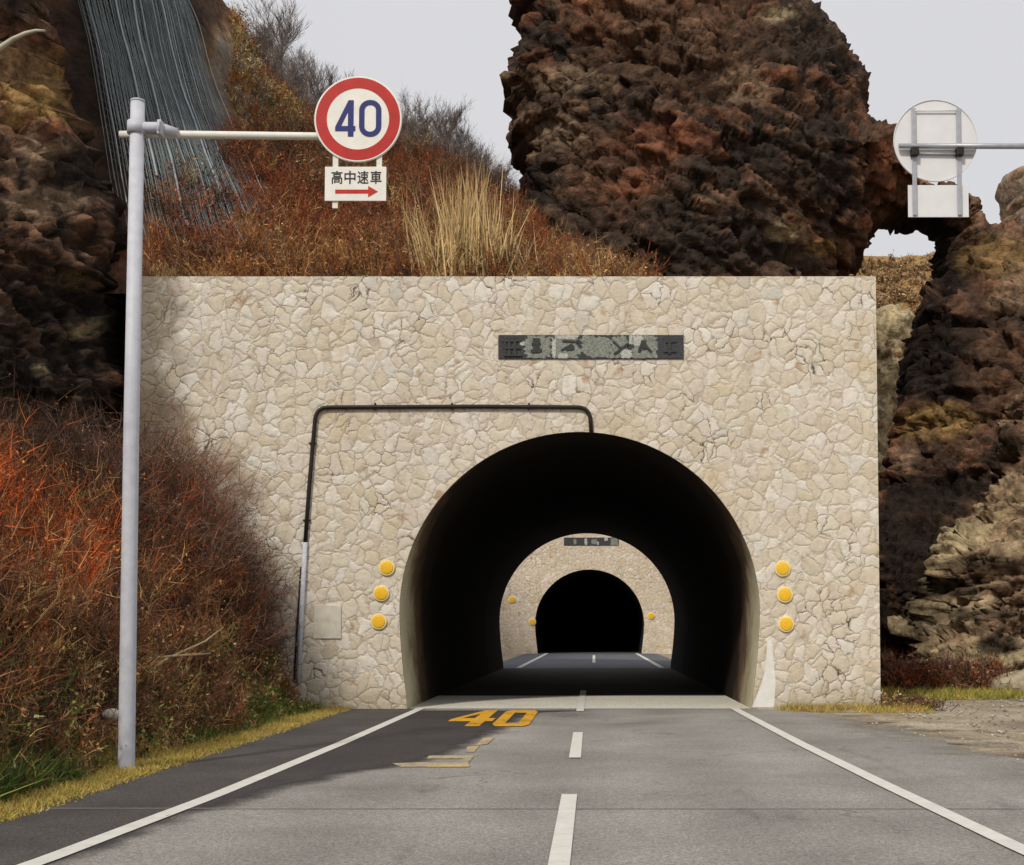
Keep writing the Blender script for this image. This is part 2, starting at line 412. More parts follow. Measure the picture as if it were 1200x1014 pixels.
M['wall_far'] = mat_wall('far_rubble_masonry', 0, 1.06)

def mat_lining():
    """cast concrete, daylight falloff from the mouth painted into its colour"""
    m, n, b = newmat('falloff_lining'); b.inputs['Roughness'].default_value = .95; b.inputs['Specular IOR Level'].default_value = .05
    co = objco(n); sep = n.nodes.new('ShaderNodeSeparateXYZ'); n.links.new(co, sep.inputs[0])
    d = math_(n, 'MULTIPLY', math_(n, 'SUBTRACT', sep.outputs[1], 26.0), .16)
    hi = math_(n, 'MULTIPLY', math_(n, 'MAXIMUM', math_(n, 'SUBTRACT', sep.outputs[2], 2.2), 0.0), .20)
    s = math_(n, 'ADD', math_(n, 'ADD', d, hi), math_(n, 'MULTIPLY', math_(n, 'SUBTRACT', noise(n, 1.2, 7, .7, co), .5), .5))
    r = ramp(n, [(.0, (.60, .55, .40)), (.16, (.44, .40, .27)), (.36, (.13, .085, .055)), (.58, (.024, .018, .015)), (1.0, (.010, .008, .007))], s)  # fading daylight put into the base colour, inward and upward
    n.links.new(r.outputs[0], b.inputs['Base Color'])
    bump(n, b, noise(n, 6, 6), .4, .02); return m
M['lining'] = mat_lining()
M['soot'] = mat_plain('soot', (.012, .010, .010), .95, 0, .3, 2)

# ------------------------------------------------------------------ setting: ground, road
def plane(name, x0, x1, y0, y1, z, mat):
    mb = MB(); mb.poly([(x0, y0, z), (x1, y0, z), (x1, y1, z), (x0, y1, z)])
    return tag(mb.build(name, mat), kind='structure')
g = plane('ground', -600, 600, -100, 1200, -.03, M['ground'])
YP = 26.0; YE = 53.6; YQ = 86.0; XC = -.29
def strip(name, left, right, z, mat, parent=None):
    """sheet between two polylines of (x, y)"""
    mb = MB(); 
    L = [mb.bm.verts.new((x, y, z)) for x, y in left]; R = [mb.bm.verts.new((x, y, z)) for x, y in right]
    for i in range(len(L) - 1): mb.bm.faces.new((L[i], R[i], R[i + 1], L[i + 1]))
    return mb.build(name, mat, parent)
def wob(y, s, a): return a * float(perlin(np.array([[y * 1.3 + s, s * 3.1, .5]]))[0])
ys = [-12 + i * .5 for i in range(77)]; ys[-1] = YP
def redge(y): return float(np.interp(y, [-12, 2, 8, 15, 21, 24, 26], [8, 7.4, 6.4, 5.5, 4.9, 4.5, 4.1]))
rd = strip('road', [(-5.05 + wob(y, 3, .12), y) for y in ys], [(redge(y) + wob(y, 9, .35), y) for y in ys], 0.0, M['asphalt']); tag(rd, kind='structure')
fl = plane('tunnel_sun_pool', -3.9, 3.35, YP + .004, 31.2, 0.0, M['tunnel_floor'])  # floor colour changes where the sun pool ends, light and shade painted in
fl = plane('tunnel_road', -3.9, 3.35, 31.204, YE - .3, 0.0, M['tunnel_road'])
r2 = plane('road', -4.6, 4.2, YE - .296, YQ + .2, 0.0, M['blue_asphalt'])
r3 = plane('tunnel_road', -3.9, 3.35, YQ + .204, 300, 0.0, M['shoulder'])
# left edge line, right edge line : polylines on the ground (centre x at y)
LL = [G(-330, 1140), G(40, 1014), G(250, 934), G(400, 872), G(497, 829)]
RR = [G(1500, 1130), G(1200, 998), G(1040, 922), G(940, 873), G(868, 835)]
def interp_line(L, y):
    L = sorted([(p[1], p[0]) for p in L]); return float(np.interp(y, [a for a, b in L], [b for a, b in L]))
ylin = [5.0 + i * .5 for i in range(42)] + [25.98]
def edge_line(name, L, w, label):
    o = strip(name, [(interp_line(L, y) - w / 2, y) for y in ylin], [(interp_line(L, y) + w / 2, y) for y in ylin], .012, M['line'])
    return tag(o, kind='structure')
edge_line('edge_line', LL, .17, ''); edge_line('edge_line', RR, .17, '')
# shoulder outside the left line and newer asphalt patch in the left lane
sh = strip('shoulder', [(-5.0 + wob(y, 3, .12), y) for y in ylin], [(interp_line(LL, y), y) for y in ylin], .004, M['shoulder']); tag(sh, kind='structure')
pb = [(700, 833.0), (636, 835), (600, 848), (585, 858), (570, 866), (548, 876), (530, 884), (498, 893), (468, 899), (420, 907), (350, 921), (290, 940), (220, 958), (150, 985), (60, 1020), (-40, 1060)]
pp = [G(a, b) for a, b in pb]
pp = [(x, min(y, 25.97), z) for x, y, z in pp]
pl = []
for a, b in zip(pp[:-1], pp[1:]):
    nn = max(2, int(math.dist(a, b) / .12))
    for k in range(nn):
        t = k / nn; x = a[0] + (b[0] - a[0]) * t; y = a[1] + (b[1] - a[1]) * t
        pl.append((x + wob(y * 1.5, 21, .10), y))
pl = [p for p in pl if p[1] > 6]
fr_ = (0, .4, .7, .85, .93, 1.0)
PV = []; 
for x, y in pl:
    xl = interp_line(LL, y); xr = max(x, xl + .01) + .25
    PV += [(xl + (xr - xl) * max(0, 1 - (1 - k) * 1.0), y, .006) for k in fr_]
PV = np.array(PV); nr = len(pl); nc = len(fr_)
fd = np.array([min(1.0, (max(x, interp_line(LL, y) + .01) + .25 - px_) / .75) for (x, y), row in zip(pl, PV.reshape(nr, nc, 3)) for px_ in row[:, 0]])
Fp = [(a_ * nc + b_, a_ * nc + b_ + 1, (a_ + 1) * nc + b_ + 1, (a_ + 1) * nc + b_) for a_ in range(nr - 1) for b_ in range(nc - 1)]
mp_ = bpy.data.materials.new('worn_edge_asphalt'); mp_ = M['patch'].copy(); n_ = mp_.node_tree; b_ = n_.nodes['Principled BSDF']
at = N(n_, 'ShaderNodeAttribute', attribute_name='tint'); ss = n_.nodes.new('ShaderNodeSeparateColor'); n_.links.new(at.outputs['Color'], ss.inputs[0])
v_ = math_(n_, 'ADD', math_(n_, 'MULTIPLY', ss.outputs[0], 1.15), math_(n_, 'MULTIPLY', math_(n_, 'SUBTRACT', math_(n_, 'ADD', math_(n_, 'MULTIPLY', noise(n_, 30, 6, .8), .3), math_(n_, 'MULTIPLY', noise(n_, 1.8, 4), .7)), .5), 1.3))
al = ramp(n_, [(.25, (0,) * 3), (.85, (1,) * 3)], v_); n_.links.new(al.outputs[0], b_.inputs['Alpha'])
pt = link('asphalt_patch', mesh_np('asphalt_patch', PV, Fp, np.repeat(fd[:, None], 3, 1)), mp_); tag(pt, kind='structure')
# dust and grit washed from the gravel over the road edge on the right
md = M['ground'].copy(); n_ = md.node_tree; b_ = n_.nodes['Principled BSDF']
at = N(n_, 'ShaderNodeAttribute', attribute_name='tint'); ss = n_.nodes.new('ShaderNodeSeparateColor'); n_.links.new(at.outputs['Color'], ss.inputs[0])
v_ = math_(n_, 'ADD', ss.outputs[0], math_(n_, 'MULTIPLY', math_(n_, 'SUBTRACT', math_(n_, 'ADD', math_(n_, 'MULTIPLY', noise(n_, 26, 6, .8), .4), math_(n_, 'MULTIPLY', noise(n_, 1.1, 6, .65), .6)), .5), 2.2))
al = ramp(n_, [(.35, (0,) * 3), (.85, (1,) * 3)], v_); n_.links.new(al.outputs[0], b_.inputs['Alpha'])
DV, DFd = [], []; yd = [6 + i * .25 for i in range(80)]
for y in yd:
    for k in range(9):
        u = k / 8; x0_ = interp_line(RR, y) + .12; DV.append((x0_ + (redge(y) + .9 - x0_) * u, y, .007)); DFd.append(u ** 1.3 * (.55 + .5 * min(1, max(0, (y - 8) / 14))))
DF = [(a_ * 9 + b2, a_ * 9 + b2 + 1, (a_ + 1) * 9 + b2 + 1, (a_ + 1) * 9 + b2) for a_ in range(79) for b2 in range(8)]
tag(link('road_dust', mesh_np('road_dust', DV, DF, np.repeat(np.array(DFd)[:, None], 3, 1)), md), kind='structure')
# centre line dashes
def cx(y): return interp_line([G(655, 1014), G(676, 874), G(681, 820), G(697, 760)], y) if y < 40 else 0.0
for (ya, yb, w) in ((-3., 1.2, .15), (G(0, 1040)[1] - 1.2, G(0, 932)[1], .15), (G(0, 889)[1], G(0, 859)[1], .15), (G(0, 833)[1] - .3, G(0, 811)[1] + .6, .15), (62, 80, .15)):
    kx = (0.0) if ya < 2 else None
    o = strip('centre_dash', [((cx(max(y, 5)) - w / 2), y) for y in (ya, yb)], [((cx(max(y, 5)) + w / 2), y) for y in (ya, yb)], .012, M['line']); tag(o, kind='structure')
for xx, s_ in ((-3.15, 1), (2.85, -1)):
    o = strip('edge_line', [(xx - .11, y) for y in (YE, YQ)], [(xx + .11, y) for y in (YE, YQ)], .012, M['line']); tag(o, kind='structure')
# transverse seam
sm = strip('road_seam', [(-4.9, G(0, 948.6)[1]), (-4.9, G(0, 948)[1])], [(4.9, G(0, 948.6)[1]), (4.9, G(0, 948)[1])], .008, mat_plain('seam_sealant', (.26, .25, .235), .8, 0, .2, 8)); tag(sm, kind='structure')
# threshold joint at the portal
sm = strip('road_seam', [(-3.75, YP - .10), (-3.75, YP - .02)], [(3.3, YP - .10), (3.3, YP - .02)], .010, M['patch']); tag(sm, kind='structure')

# yellow 40 on the road
a = G(535, 852); bq = G(628, 832.6)
def road_poly(loops, x0, x1, y0, y1, z, name, mat):
    me = curve_mesh(loops, .004)
    for v in me.vertices:
        u, w = v.co.x, v.co.z; t = v.co.y
        v.co = (x0 + (x1 - x0) * u, y0 + (y1 - y0) * w, z - t)
    return link(name, me, mat)
four = [[(.02, .40), (.30, 1), (.47, 1), (.47, .46), (.56, .46), (.56, .28), (.47, .28), (.47, .0), (.30, .0), (.30, .28), (.02, .28)], [(.30, .46), (.30, .78), (.14, .46)]]
zero = [[(.60, .10), (.66, 0), (.98, 0), (1.04, .10), (1.04, .90), (.98, 1), (.66, 1), (.60, .90)], [(.74, .16), (.74, .84), (.90, .84), (.90, .16)]]
y40a, y40b = G(0, 852)[1], G(0, 833.5)[1]
mk = empty('speed_marking', (0, y40a, 0), 'yellow 40 speed marking painted on the dark road patch before the near opening', 'road marking')
for lp_ in (four, zero):
    o = road_poly(lp_, -2.56, -1.14, 0, y40b - y40a, .016, 'figure', M['road_yellow']); o.parent = mk
# remains of an older marking
def quadpx(c): return [G(x, y, .010) for x, y in c]
wm = empty('worn_marking', G(520, 892), 'worn pale yellow remains of an older marking at the edge of the dark patch', 'road marking')
for c in ([(503, 885.5), (556, 885.5), (549, 893.9), (550, 898.5), (470, 898.5), (460, 894.5), (490, 893.5), (536, 893.5), (543, 888.8), (500, 888.8)],
          [(566, 865), (580, 864), (571, 872), (558, 873)], [(548, 875), (562, 874), (556, 881), (545, 881)]):
    me = curve_mesh([[(q_[0] - wm.location.x, q_[1] - wm.location.y) for q_ in quadpx(c)]], .003)
    for v in me.vertices: v.co = (v.co.x, v.co.z, .010 - v.co.y)
    link('paint_remnant', me, M['road_old'], wm)

# ------------------------------------------------------------------ portals
AR = 3.66; AZ = 1.98
def arch_pts(n=48, r=AR, zc=AZ, inset=0.0):
    """horseshoe outline from left foot over crown to right foot, x about 0"""
    pts = []
    for i in range(8): 
        t = i / 8; z = zc * t; x = r - .19 * (1 - t) ** 1.6
        pts.append((-x, z))
    for i in range(n + 1):
        th = math.pi - math.pi * i / n; pts.append((r * math.cos(th), zc + r * math.sin(th)))
    for i in range(7, -1, -1):
        t = i / 8; z = zc * t; x = r - .19 * (1 - t) ** 1.6
        pts.append((x, z))
    return pts
def portal(loc, x0, x1, zt, wmat, lmat, length, label, far):
    t = empty('tunnel_portal', loc, label, 'tunnel')
    bm = bmesh.new(); ap = arch_pts()
    def outer(x, z):
        # project outward from (0,1.2) on to the rectangle
        cx0, cz0 = 0.0, 1.0; dx, dz = x - cx0, z - cz0
        if z < .02: return (x0 if x < 0 else x1, -.3)
        k = 1e9
        if dx < 0: k = min(k, (x0 - cx0) / dx)
        if dx > 0: k = min(k, (x1 - cx0) / dx)
        if dz > 0: k = min(k, (zt - cz0) / dz)
        if dz < 0: k = min(k, (-.3 - cz0) / dz)
        return (cx0 + dx * k, cz0 + dz * k)
    th = .7
    ap2 = [(ap[0][0], -.3)] + ap[1:-1] + [(ap[-1][0], -.3)]
    ou = [outer(*p) for p in ap]; ou[0] = (x0, -.3); ou[-1] = (x1, -.3)
    # snap corners
    for cxr in (x0, x1):
        j = min(range(len(ou)), key=lambda i: math.hypot(ou[i][0] - cxr, ou[i][1] - zt)); ou[j] = (cxr, zt)
    rows = []
    NS = 10
    for i in range(len(ap2)):
        rows.append([bm.verts.new((ap2[i][0] + (ou[i][0] - ap2[i][0]) * s / NS, 0, ap2[i][1] + (ou[i][1] - ap2[i][1]) * s / NS)) for s in range(NS + 1)])
    for i in range(len(rows) - 1):
        for s in range(NS): bm.faces.new((rows[i][s], rows[i][s + 1], rows[i + 1][s + 1], rows[i + 1][s]))
    r = bmesh.ops.extrude_face_region(bm, geom=list(bm.faces))
    bmesh.ops.translate(bm, vec=(0, th, 0), verts=[v for v in r['geom'] if isinstance(v, bmesh.types.BMVert)])
    bmesh.ops.recalc_face_normals(bm, faces=bm.faces)
    me = bpy.data.meshes.new('stone_wall'); bm.to_mesh(me); bm.free()
    link('stone_wall', me, wmat, t)
    # lining, 3 mm proud inside the opening
    bm = bmesh.new(); pi = arch_pts(48, AR - .004); po = arch_pts(48, AR + .45)
    yy = [.02, 1, 2, 3, 5, 8, 14, 20, length] if length < 40 else [.02, 1, 2, 4, 8, 20, 60, length]
    yy = [y for y in yy if y <= length]
    V = [[bm.verts.new((x, y, z - (.3 if i in (0, len(pi) - 1) else 0))) for i, (x, z) in enumerate(pi)] for y in yy]
    for a_ in range(len(yy) - 1):
        for i in range(len(pi) - 1):
            f = bm.faces.new((V[a_][i], V[a_][i + 1], V[a_ + 1][i + 1], V[a_ + 1][i])); f.smooth = True
    V2 = [[bm.verts.new((x, y, z - (.3 if i in (0, len(po) - 1) else 0))) for i, (x, z) in enumerate(po)] for y in (.75, length)]
    for i in range(len(po) - 1):
        bm.faces.new((V2[0][i], V2[0][i + 1], V2[1][i + 1], V2[1][i]))
        bm.faces.new((V[-1][i], V[-1][i + 1], V2[1][i + 1], V2[1][i]))
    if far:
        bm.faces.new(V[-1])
    bmesh.ops.recalc_face_normals(bm, faces=bm.faces)
    me = bpy.data.meshes.new('lining'); bm.to_mesh(me); bm.free()
    link('lining', me, lmat, t)
    return t
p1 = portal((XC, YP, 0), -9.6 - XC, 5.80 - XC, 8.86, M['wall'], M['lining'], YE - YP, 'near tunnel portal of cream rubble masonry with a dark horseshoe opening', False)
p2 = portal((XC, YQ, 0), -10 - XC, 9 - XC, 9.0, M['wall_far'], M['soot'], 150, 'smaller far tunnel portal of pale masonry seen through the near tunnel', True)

def plaque(parent, cxp, zc, w, h, y, tiles):
    """dark stone name plaque, weathered, with worn relief strokes and lichen"""
    pq = MB(); pq.box((cxp, y + .03, zc), (w, .12, h), .012)
    b = pq.build('plaque', M['plaque'], parent)
    rr = random.Random(5)
    def blob(mat, name, x, z, bw, bh, yy):
        n = 40; pts = []
        for k in range(n):
            th = 2 * math.pi * k / n; r = 1 + rr.uniform(-.22, .22)
            pts.append((x + bw / 2 * r * max(-1, min(1, 1.25 * math.cos(th))), z + bh / 2 * r * max(-1, min(1, 1.25 * math.sin(th)))))
        pts = [(max(cxp - w / 2 + .01, min(cxp + w / 2 - .01, px_)), max(zc - h / 2 + .01, min(zc + h / 2 - .01, pz_))) for px_, pz_ in pts]
        me = curve_mesh([pts], .006)
        for v in me.vertices: v.co.y += yy
        link(name, me, mat, b)
    fr = y - .03
    for (u, v, bw, bh, kind) in tiles:
        blob(M['lichen_pale'] if kind else M['lichen'], 'lichen', cxp + (u - .5) * w, zc + (v - .5) * h, bw * w, bh * h, fr - .006 - .002 * rr.random() - (.004 if kind else 0))
    return b, fr
lich = [(.205, .5, .13, 1.0, 0), (.36, .5, .15, 1.0, 0), (.30, .45, .02, .8, 1), (.37, .93, .11, .2, 1), (.35, .10, .05, .22, 1), (.655, .5, .10, .9, 0), (.69, .2, .06, .35, 1), (.79, .5, .13, 1.0, 0), (.755, .75, .05, .45, 1), (.715, .8, .02, .4, 1), (.13, .62, .025, .14, 1), (.53, .5, .16, .9, 0)]
b, fr = plaque(p1, (P(692.5, 407, YP)[0]) - XC, P(692, 407, YP)[2], 3.80, .50, 0, lich)
st = MB(); rr = random.Random(2)
pcx = P(692.5, 407, YP)[0] - XC; pcz = P(692, 407, YP)[2]
cc = 0
def stroke(u0, v0, u1, v1, wd):
    """worn raised stroke on the plaque, in fractions of its width and height"""
    global cc
    x0, z0, x1, z1 = pcx + (u0 - .5) * 3.8, pcz + (v0 - .5) * .5, pcx + (u1 - .5) * 3.8, pcz + (v1 - .5) * .5
    dx, dz = x1 - x0, z1 - z0; L = math.hypot(dx, dz)
    from mathutils import Matrix
    cc += 1
    st.box(((x0 + x1) / 2, fr - .014 - .0013 * (cc % 9), (z0 + z1) / 2), (L, .016, wd), .004, Matrix.Rotation(-math.atan2(dz, dx), 3, 'Y'))
for grp in (((.035, .15, .035, .9, .05), (.06, .12, .06, .88, .05), (.09, .1, .09, .9, .06), (.02, .75, .12, .75, .05), (.03, .45, .12, .45, .05), (.03, .15, .13, .15, .05)),
          ((.205, .25, .205, .85, .14), (.175, .32, .235, .35, .07), (.18, .6, .23, .62, .06)), ((.345, .74, .43, .70, .05), (.365, .42, .41, .47, .10), (.34, .35, .40, .60, .04)),
          ((.62, .72, .665, .40, .045), (.70, .62, .625, .18, .05)), ((.78, .76, .76, .28, .06), (.785, .76, .79, .4, .09), (.79, .6, .825, .28, .05)), ((.89, .3, .96, .3, .04), (.90, .7, .96, .72, .04), (.925, .2, .925, .8, .05))):
    st = MB()
    for s in grp: stroke(*s)
    st.build('relief_character', M['glyph'], b)
# painted edge, cement patch
def wallp(px, py, d=0.0): 
    q = P(px, py, YP); return (q[0] - XC, -d, q[2])
me = curve_mesh([[(wallp(x, y)[0], wallp(x, y)[2]) for x, y in ((881, 829), (907, 829), (909, 800), (904, 748), (899, 752), (897, 785), (890, 808))]], .006)
for v in me.vertices: v.co.y -= .006
link('painted_edge', me, M['wall_white'], p1)
mb = MB(); q = wallp(384, 729); mb.box((q[0], -.004, q[2]), (.56, .05, .68), .01); mb.build('cement_patch', M['cement'], p1)
# far plaque
lich2 = [(.2, .5, .05, .6, 0), (.4, .5, .05, .8, 1), (.55, .5, .1, .6, 0), (.62, .3, .03, .4, 1), (.77, .8, .06, .4, 1), (.92, .5, .14, .9, 0)]
q = P(693, 634, YQ); plaque(p2, q[0] - XC, q[2] - .05, 3.7, .55, 0, lich2)

# ------------------------------------------------------------------ reflectors
def reflector(loc, label, group, R=.165):
    t = empty('reflector', loc, label, 'reflector', group)
    mb = MB(); mb.disc((0, -.045, 0), R, .045, 40); mb.build('rim', M['amber_rim'], t)
    mb = MB(); mb.disc((0, -.062, 0), R * .80, .020, 40, 0, .012); mb.build('lens', M['amber'], t)
    return t
prot = None
for side, name, pts_ in (('left', 'left', [(453.5, 665.5), (447, 695.5), (444, 728.5)]), ('right', 'right', [(917, 666.5), (919.5, 697), (921, 731.5)])):
    for k, (x, y) in enumerate(pts_):
        q = P(x, y, YP)
        lab = ('uppermost', 'middle', 'lowest')[k] + ' of the three round amber reflectors on the wall %s of the near opening' % name
        if prot is None: prot = reflector(q, lab, 'round amber reflectors beside the near opening')
        else:
            c = prot.copy(); C.objects.link(c); c.location = q; c['label'] = lab
            for ch in prot.children:
                d = ch.copy(); C.objects.link(d); d.parent = c
for k, (x, y, lab) in enumerate(((600, 703, 'upper left amber reflector on the far portal wall'), (624, 729, 'left amber reflector close beside the far dark opening'), (763, 722, 'right amber reflector beside the far dark opening'))):
    q = P(x, y, YQ)
    c = prot.copy(); C.objects.link(c); c.location = q; c['label'] = lab; c['group'] = 'amber reflectors on the far portal'; c.scale = (1.5,) * 3
    for ch in prot.children:
        d = ch.copy(); C.objects.link(d); d.parent = c

# ------------------------------------------------------------------ conduit on the wall
t = empty('cable_conduit', (P(350, 800, YP)[0], YP, 0), 'thin dark cable pipe bent square across the wall from the crown of the opening', 'pipe')
ox, oy = t.location.x, t.location.y
def loc(px, py, d=.05):
    q = P(px, py, YP); return (q[0] - ox, -d, q[2])
def fillet(pts, r, n=6):
    out = [Vector(pts[0])]
    for i in range(1, len(pts) - 1):
        a_, b_, c_ = Vector(pts[i - 1]), Vector(pts[i]), Vector(pts[i + 1])
        p0 = b_ + (a_ - b_).normalized() * r; p1_ = b_ + (c_ - b_).normalized() * r
        for k in range(n + 1):
            u = k / n; out.append(p0 * (1 - u) ** 2 + b_ * 2 * u * (1 - u) + p1_ * u * u)
    out.append(Vector(pts[-1])); return out
mb = MB(); mb.tube(fillet([loc(693, 508), loc(691, 478), loc(560, 477), loc(371, 478), loc(363, 570), loc(358, 640)], .26), .042, 10); mb.build('dark_pipe', M['pipe_dark'], t)
mb = MB(); mb.tube([loc(358.4, 636), loc(354, 720), loc(350, 800)], .05, 10); mb.build('metal_pipe', M['galv'], t)
mb = MB(); mb.tube([loc(353, 665, .03), loc(348, 740, .03), loc(345, 800, .03)], .018, 8); mb.build('thin_pipe', M['pipe_dark'], t)
for (x, y, r_) in ((367, 520, 1), (360, 610, 1), (356, 680, 1), (352, 755, 1), (440, 477, 0), (530, 477, 0), (620, 477, 0)):
    mb = MB(); q = loc(x, y, .03); mb.box(q, (.15, .075, .03) if r_ else (.03, .075, .15), .006); mb.build('clip', M['bracket'] if y > 640 else M['pipe_dark'], t)

# ------------------------------------------------------------------ near road sign
YS = 14.6
base = P(148, 900, YS); R = .518 * YS / 14.8
t = empty('road_sign', (base[0], YS, base[2] - .05), 'round red ringed 40 speed limit sign hung on a tall white pole with side arm', 'road sign')
bx, by, bz = t.location
top = P(161, 118, YS)
def L(px, py, d=0.0):
    q = P(px, py, YS); return Vector((q[0] - bx, -d, q[2] - bz))
mb = MB(); mb.tube([(0, 0, 0), (0, 0, .02), tuple(L(154, 500)), tuple(L(161.5, 119))], [.093, .093, .087, .080], 28); pole = mb.build('pole', M['galv'], t)
mb = MB(); mb.tube([tuple(L(161.5, 120)), tuple(L(161.5, 118)), tuple(L(161.5, 116.5))], [.084, .084, .05], 28); mb.build('cap', M['galv'], pole)
mb = MB(); mb.tube([(0, 0, -.02), (0, 0, .015)], [.15, .15], 24); mb.build('base_plate', M['bracket'], t)
AD = .10
mb = MB(); mb.tube([tuple(L(137, 154, -AD)), tuple(L(205, 154, -AD)), tuple(L(372, 156, -AD)), tuple(L(452, 157, -AD))], [.043, .045, .043, .043], 16); arm = mb.build('arm', M['arm'], t)
mb = MB(); mb.tube([tuple(L(163, 149.5, -.0)), tuple(L(186, 149.5, -.0)), tuple(L(206, 153.5, -AD * .6))], [.062, .062, .05], 14); mb.build('arm_socket', M['galv'], t)
mb = MB(); mb.box(tuple(L(189.5, 152, .0)), (.05, .20, .17), .01); mb.tube([tuple(L(190, 146, .12)), tuple(L(190, 158, .12))], .014, 8); mb.build('clamp', M['galv'], t)
mb = MB(); mb.tube([tuple(L(160, 150) + Vector((0, 0, -.07))), tuple(L(160, 150) + Vector((0, 0, .07)))], [.105, .105], 24); mb.build('collar', M['galv'], t)
# disc
dc = L(419.5, 139.5, 0.0); u = R / 190.0
mb = MB(); mb.disc(tuple(dc), R, .02, 72); disc = mb.build('sign_disc', M['white_enamel'], t)
mb = MB(); mb.disc((dc.x, -.003, dc.z), 182 * u, .005, 72, 135 * u); mb.build('red_ring', M['sign_red'], disc)
def S4(pts_): return [((x - 325) * u, (290 - y) * u) for x, y in pts_]
def rrect(x0, y0, x1, y1, r, n=8):
    o = []
    for cx_, cy_, a0 in ((x1 - r, y0 + r, -90), (x1 - r, y1 - r, 0), (x0 + r, y1 - r, 90), (x0 + r, y0 + r, 180)):
        for k in range(n + 1):
            th = rad(a0 + 90 * k / n); o.append((cx_ + r * math.cos(th), cy_ + r * math.sin(th)))
    return o
def put(me, c):
    for v in me.vertices: v.co.x += c[0]; v.co.y += c[1]; v.co.z += c[2]
    return me
m4 = curve_mesh([S4([(227, 326), (284, 208), (306, 208), (306, 322), (314, 322), (314, 344), (306, 344), (306, 368), (282, 368), (282, 344), (227, 344)]), S4([(282, 322), (282, 258), (252, 322)])], .004)
link('numeral_4', put(m4, (dc.x, -.006, dc.z)), M['sign_blue'], disc)
m0 = curve_mesh([S4(rrect(330, 207, 426, 369, 46)), S4(rrect(353, 229, 403, 347, 24))], .004)
link('numeral_0', put(m0, (dc.x, -.006, dc.z)), M['sign_blue'], disc)
# brackets, plate
pc = Vector((dc.x - 8 * u, 0, dc.z - 285 * u))
for xx in (-97, 92):
    mb = MB(); mb.box((dc.x + xx * u, .032, dc.z - (158 if xx > 0 else 165) * u), (24 * u, .02, (400 if xx > 0 else 450) * u), .004); mb.build('bracket', M['arm'], t)
mb = MB(); mb.box(tuple(pc + Vector((0, .01, 0))), (265 * u, .018, 150 * u), .004); plate = mb.build('plate', M['white_enamel'], t)
chars = '高中速車'
for k, ch in enumerate(chars):
    me = text_mesh(ch, 48 * u, 58 * u, .004, .010)
    link('character', put(me, (pc.x + (-80 + k * 56) * u, -.003, pc.z + 28 * u)), M['sign_black'], plate)
aw = [(-87, -4), (55, -4), (55, 12), (97, -12.5), (55, -37), (55, -21), (-87, -21)]
ar = curve_mesh([[(x * u, (y - 22 + 0) * u) for x, y in aw]], .004)
link('arrow', put(ar, (pc.x, -.003, pc.z)), M['sign_red'], plate)

# ------------------------------------------------------------------ road sign seen from behind
YT = 14.8
q = P(1300, 173, YT)
t = empty('road_sign', (q[0], YT, -.03), 'back of a round sign and small plate on a thin arm at right', 'road sign')
bx, by, bz = t.location
def L(px, py, d=0.0):
    q = P(px, py, YT); return Vector((q[0] - bx, -d, q[2] - bz))
mb = MB(); mb.tube([(0, 0, 0), (0, 0, L(1300, 130).z)], [.09, .08], 20); mb.build('pole', M['galv'], t)
mb = MB(); mb.tube([tuple(L(1052, 173.5, .06)), tuple(L(1300, 174, .06))], [.030, .036], 14); mb.build('arm', M['bracket'], t)
dc = L(1096, 165); R2 = .492
mb = MB(); mb.disc((dc.x, .0, dc.z), R2, .015, 64); dk = mb.build('sign_disc', M['back_panel'], t)
mb = MB(); mb.disc((dc.x, -.012, dc.z), R2 + .002, .006, 64, R2 - .008); mb.build('folded_rim', M['back_panel'], dk)
a_, b_ = L(1064, 217), L(1135.5, 254.5)
mb = MB(); mb.box(((a_.x + b_.x) / 2, .008, (a_.z + b_.z) / 2), (b_.x - a_.x, .015, a_.z - b_.z), .003); mb.build('plate', M['back_panel'], t)
for xx in (1069.5, 1122):
    a_, b_ = L(xx, 128), L(xx + 3, 253)
    mb = MB(); mb.box(((a_.x + b_.x) / 2, -.02, (a_.z + b_.z) / 2), (.052, .022, a_.z - b_.z), .004); mb.build('bracket', M['bracket'], t)
    c_ = L(xx + 1, 180, .05); mb = MB(); mb.box(tuple(c_), (.085, .09, .10), .01); mb.build('clamp', M['pipe_dark'], t)
c0, c1 = L(1068, 181, .03), L(1140, 182, .03)
mb = MB(); mb.tube([tuple(c0), tuple(c1)], .012, 8); mb.build('crossbar', M['bracket'], t)
c0, c1 = L(1071, 131, .028), L(1121, 131, .028)
mb = MB(); mb.tube([tuple(c0), tuple(c1)], .009, 8); mb.build('crossbar', M['back_panel'], t)

# ------------------------------------------------------------------ rock
def seg_dist(px_, pz_, polys):
    D = np.full(px_.shape, 1e9); NX = np.zeros_like(D); NZ = np.zeros_like(D); inside = np.zeros(px_.shape, bool)
    for poly in polys:
        n = len(poly)
        for i in range(n):
            x0, z0 = poly[i]; x1, z1 = poly[(i + 1) % n]
            dx, dz = x1 - x0, z1 - z0; L2 = dx * dx + dz * dz + 1e-12
            t_ = np.clip(((px_ - x0) * dx + (pz_ - z0) * dz) / L2, 0, 1)
            qx, qz = x0 + t_ * dx, z0 + t_ * dz
            d = np.hypot(px_ - qx, pz_ - qz); m = d < D
            D = np.where(m, d, D); NX = np.where(m, qx, NX); NZ = np.where(m, qz, NZ)
            cr = ((z0 > pz_) != (z1 > pz_)) & (px_ < (x1 - x0) * (pz_ - z0) / (z1 - z0 + 1e-12) + x0)
            inside ^= cr
    return D, NX, NZ, inside
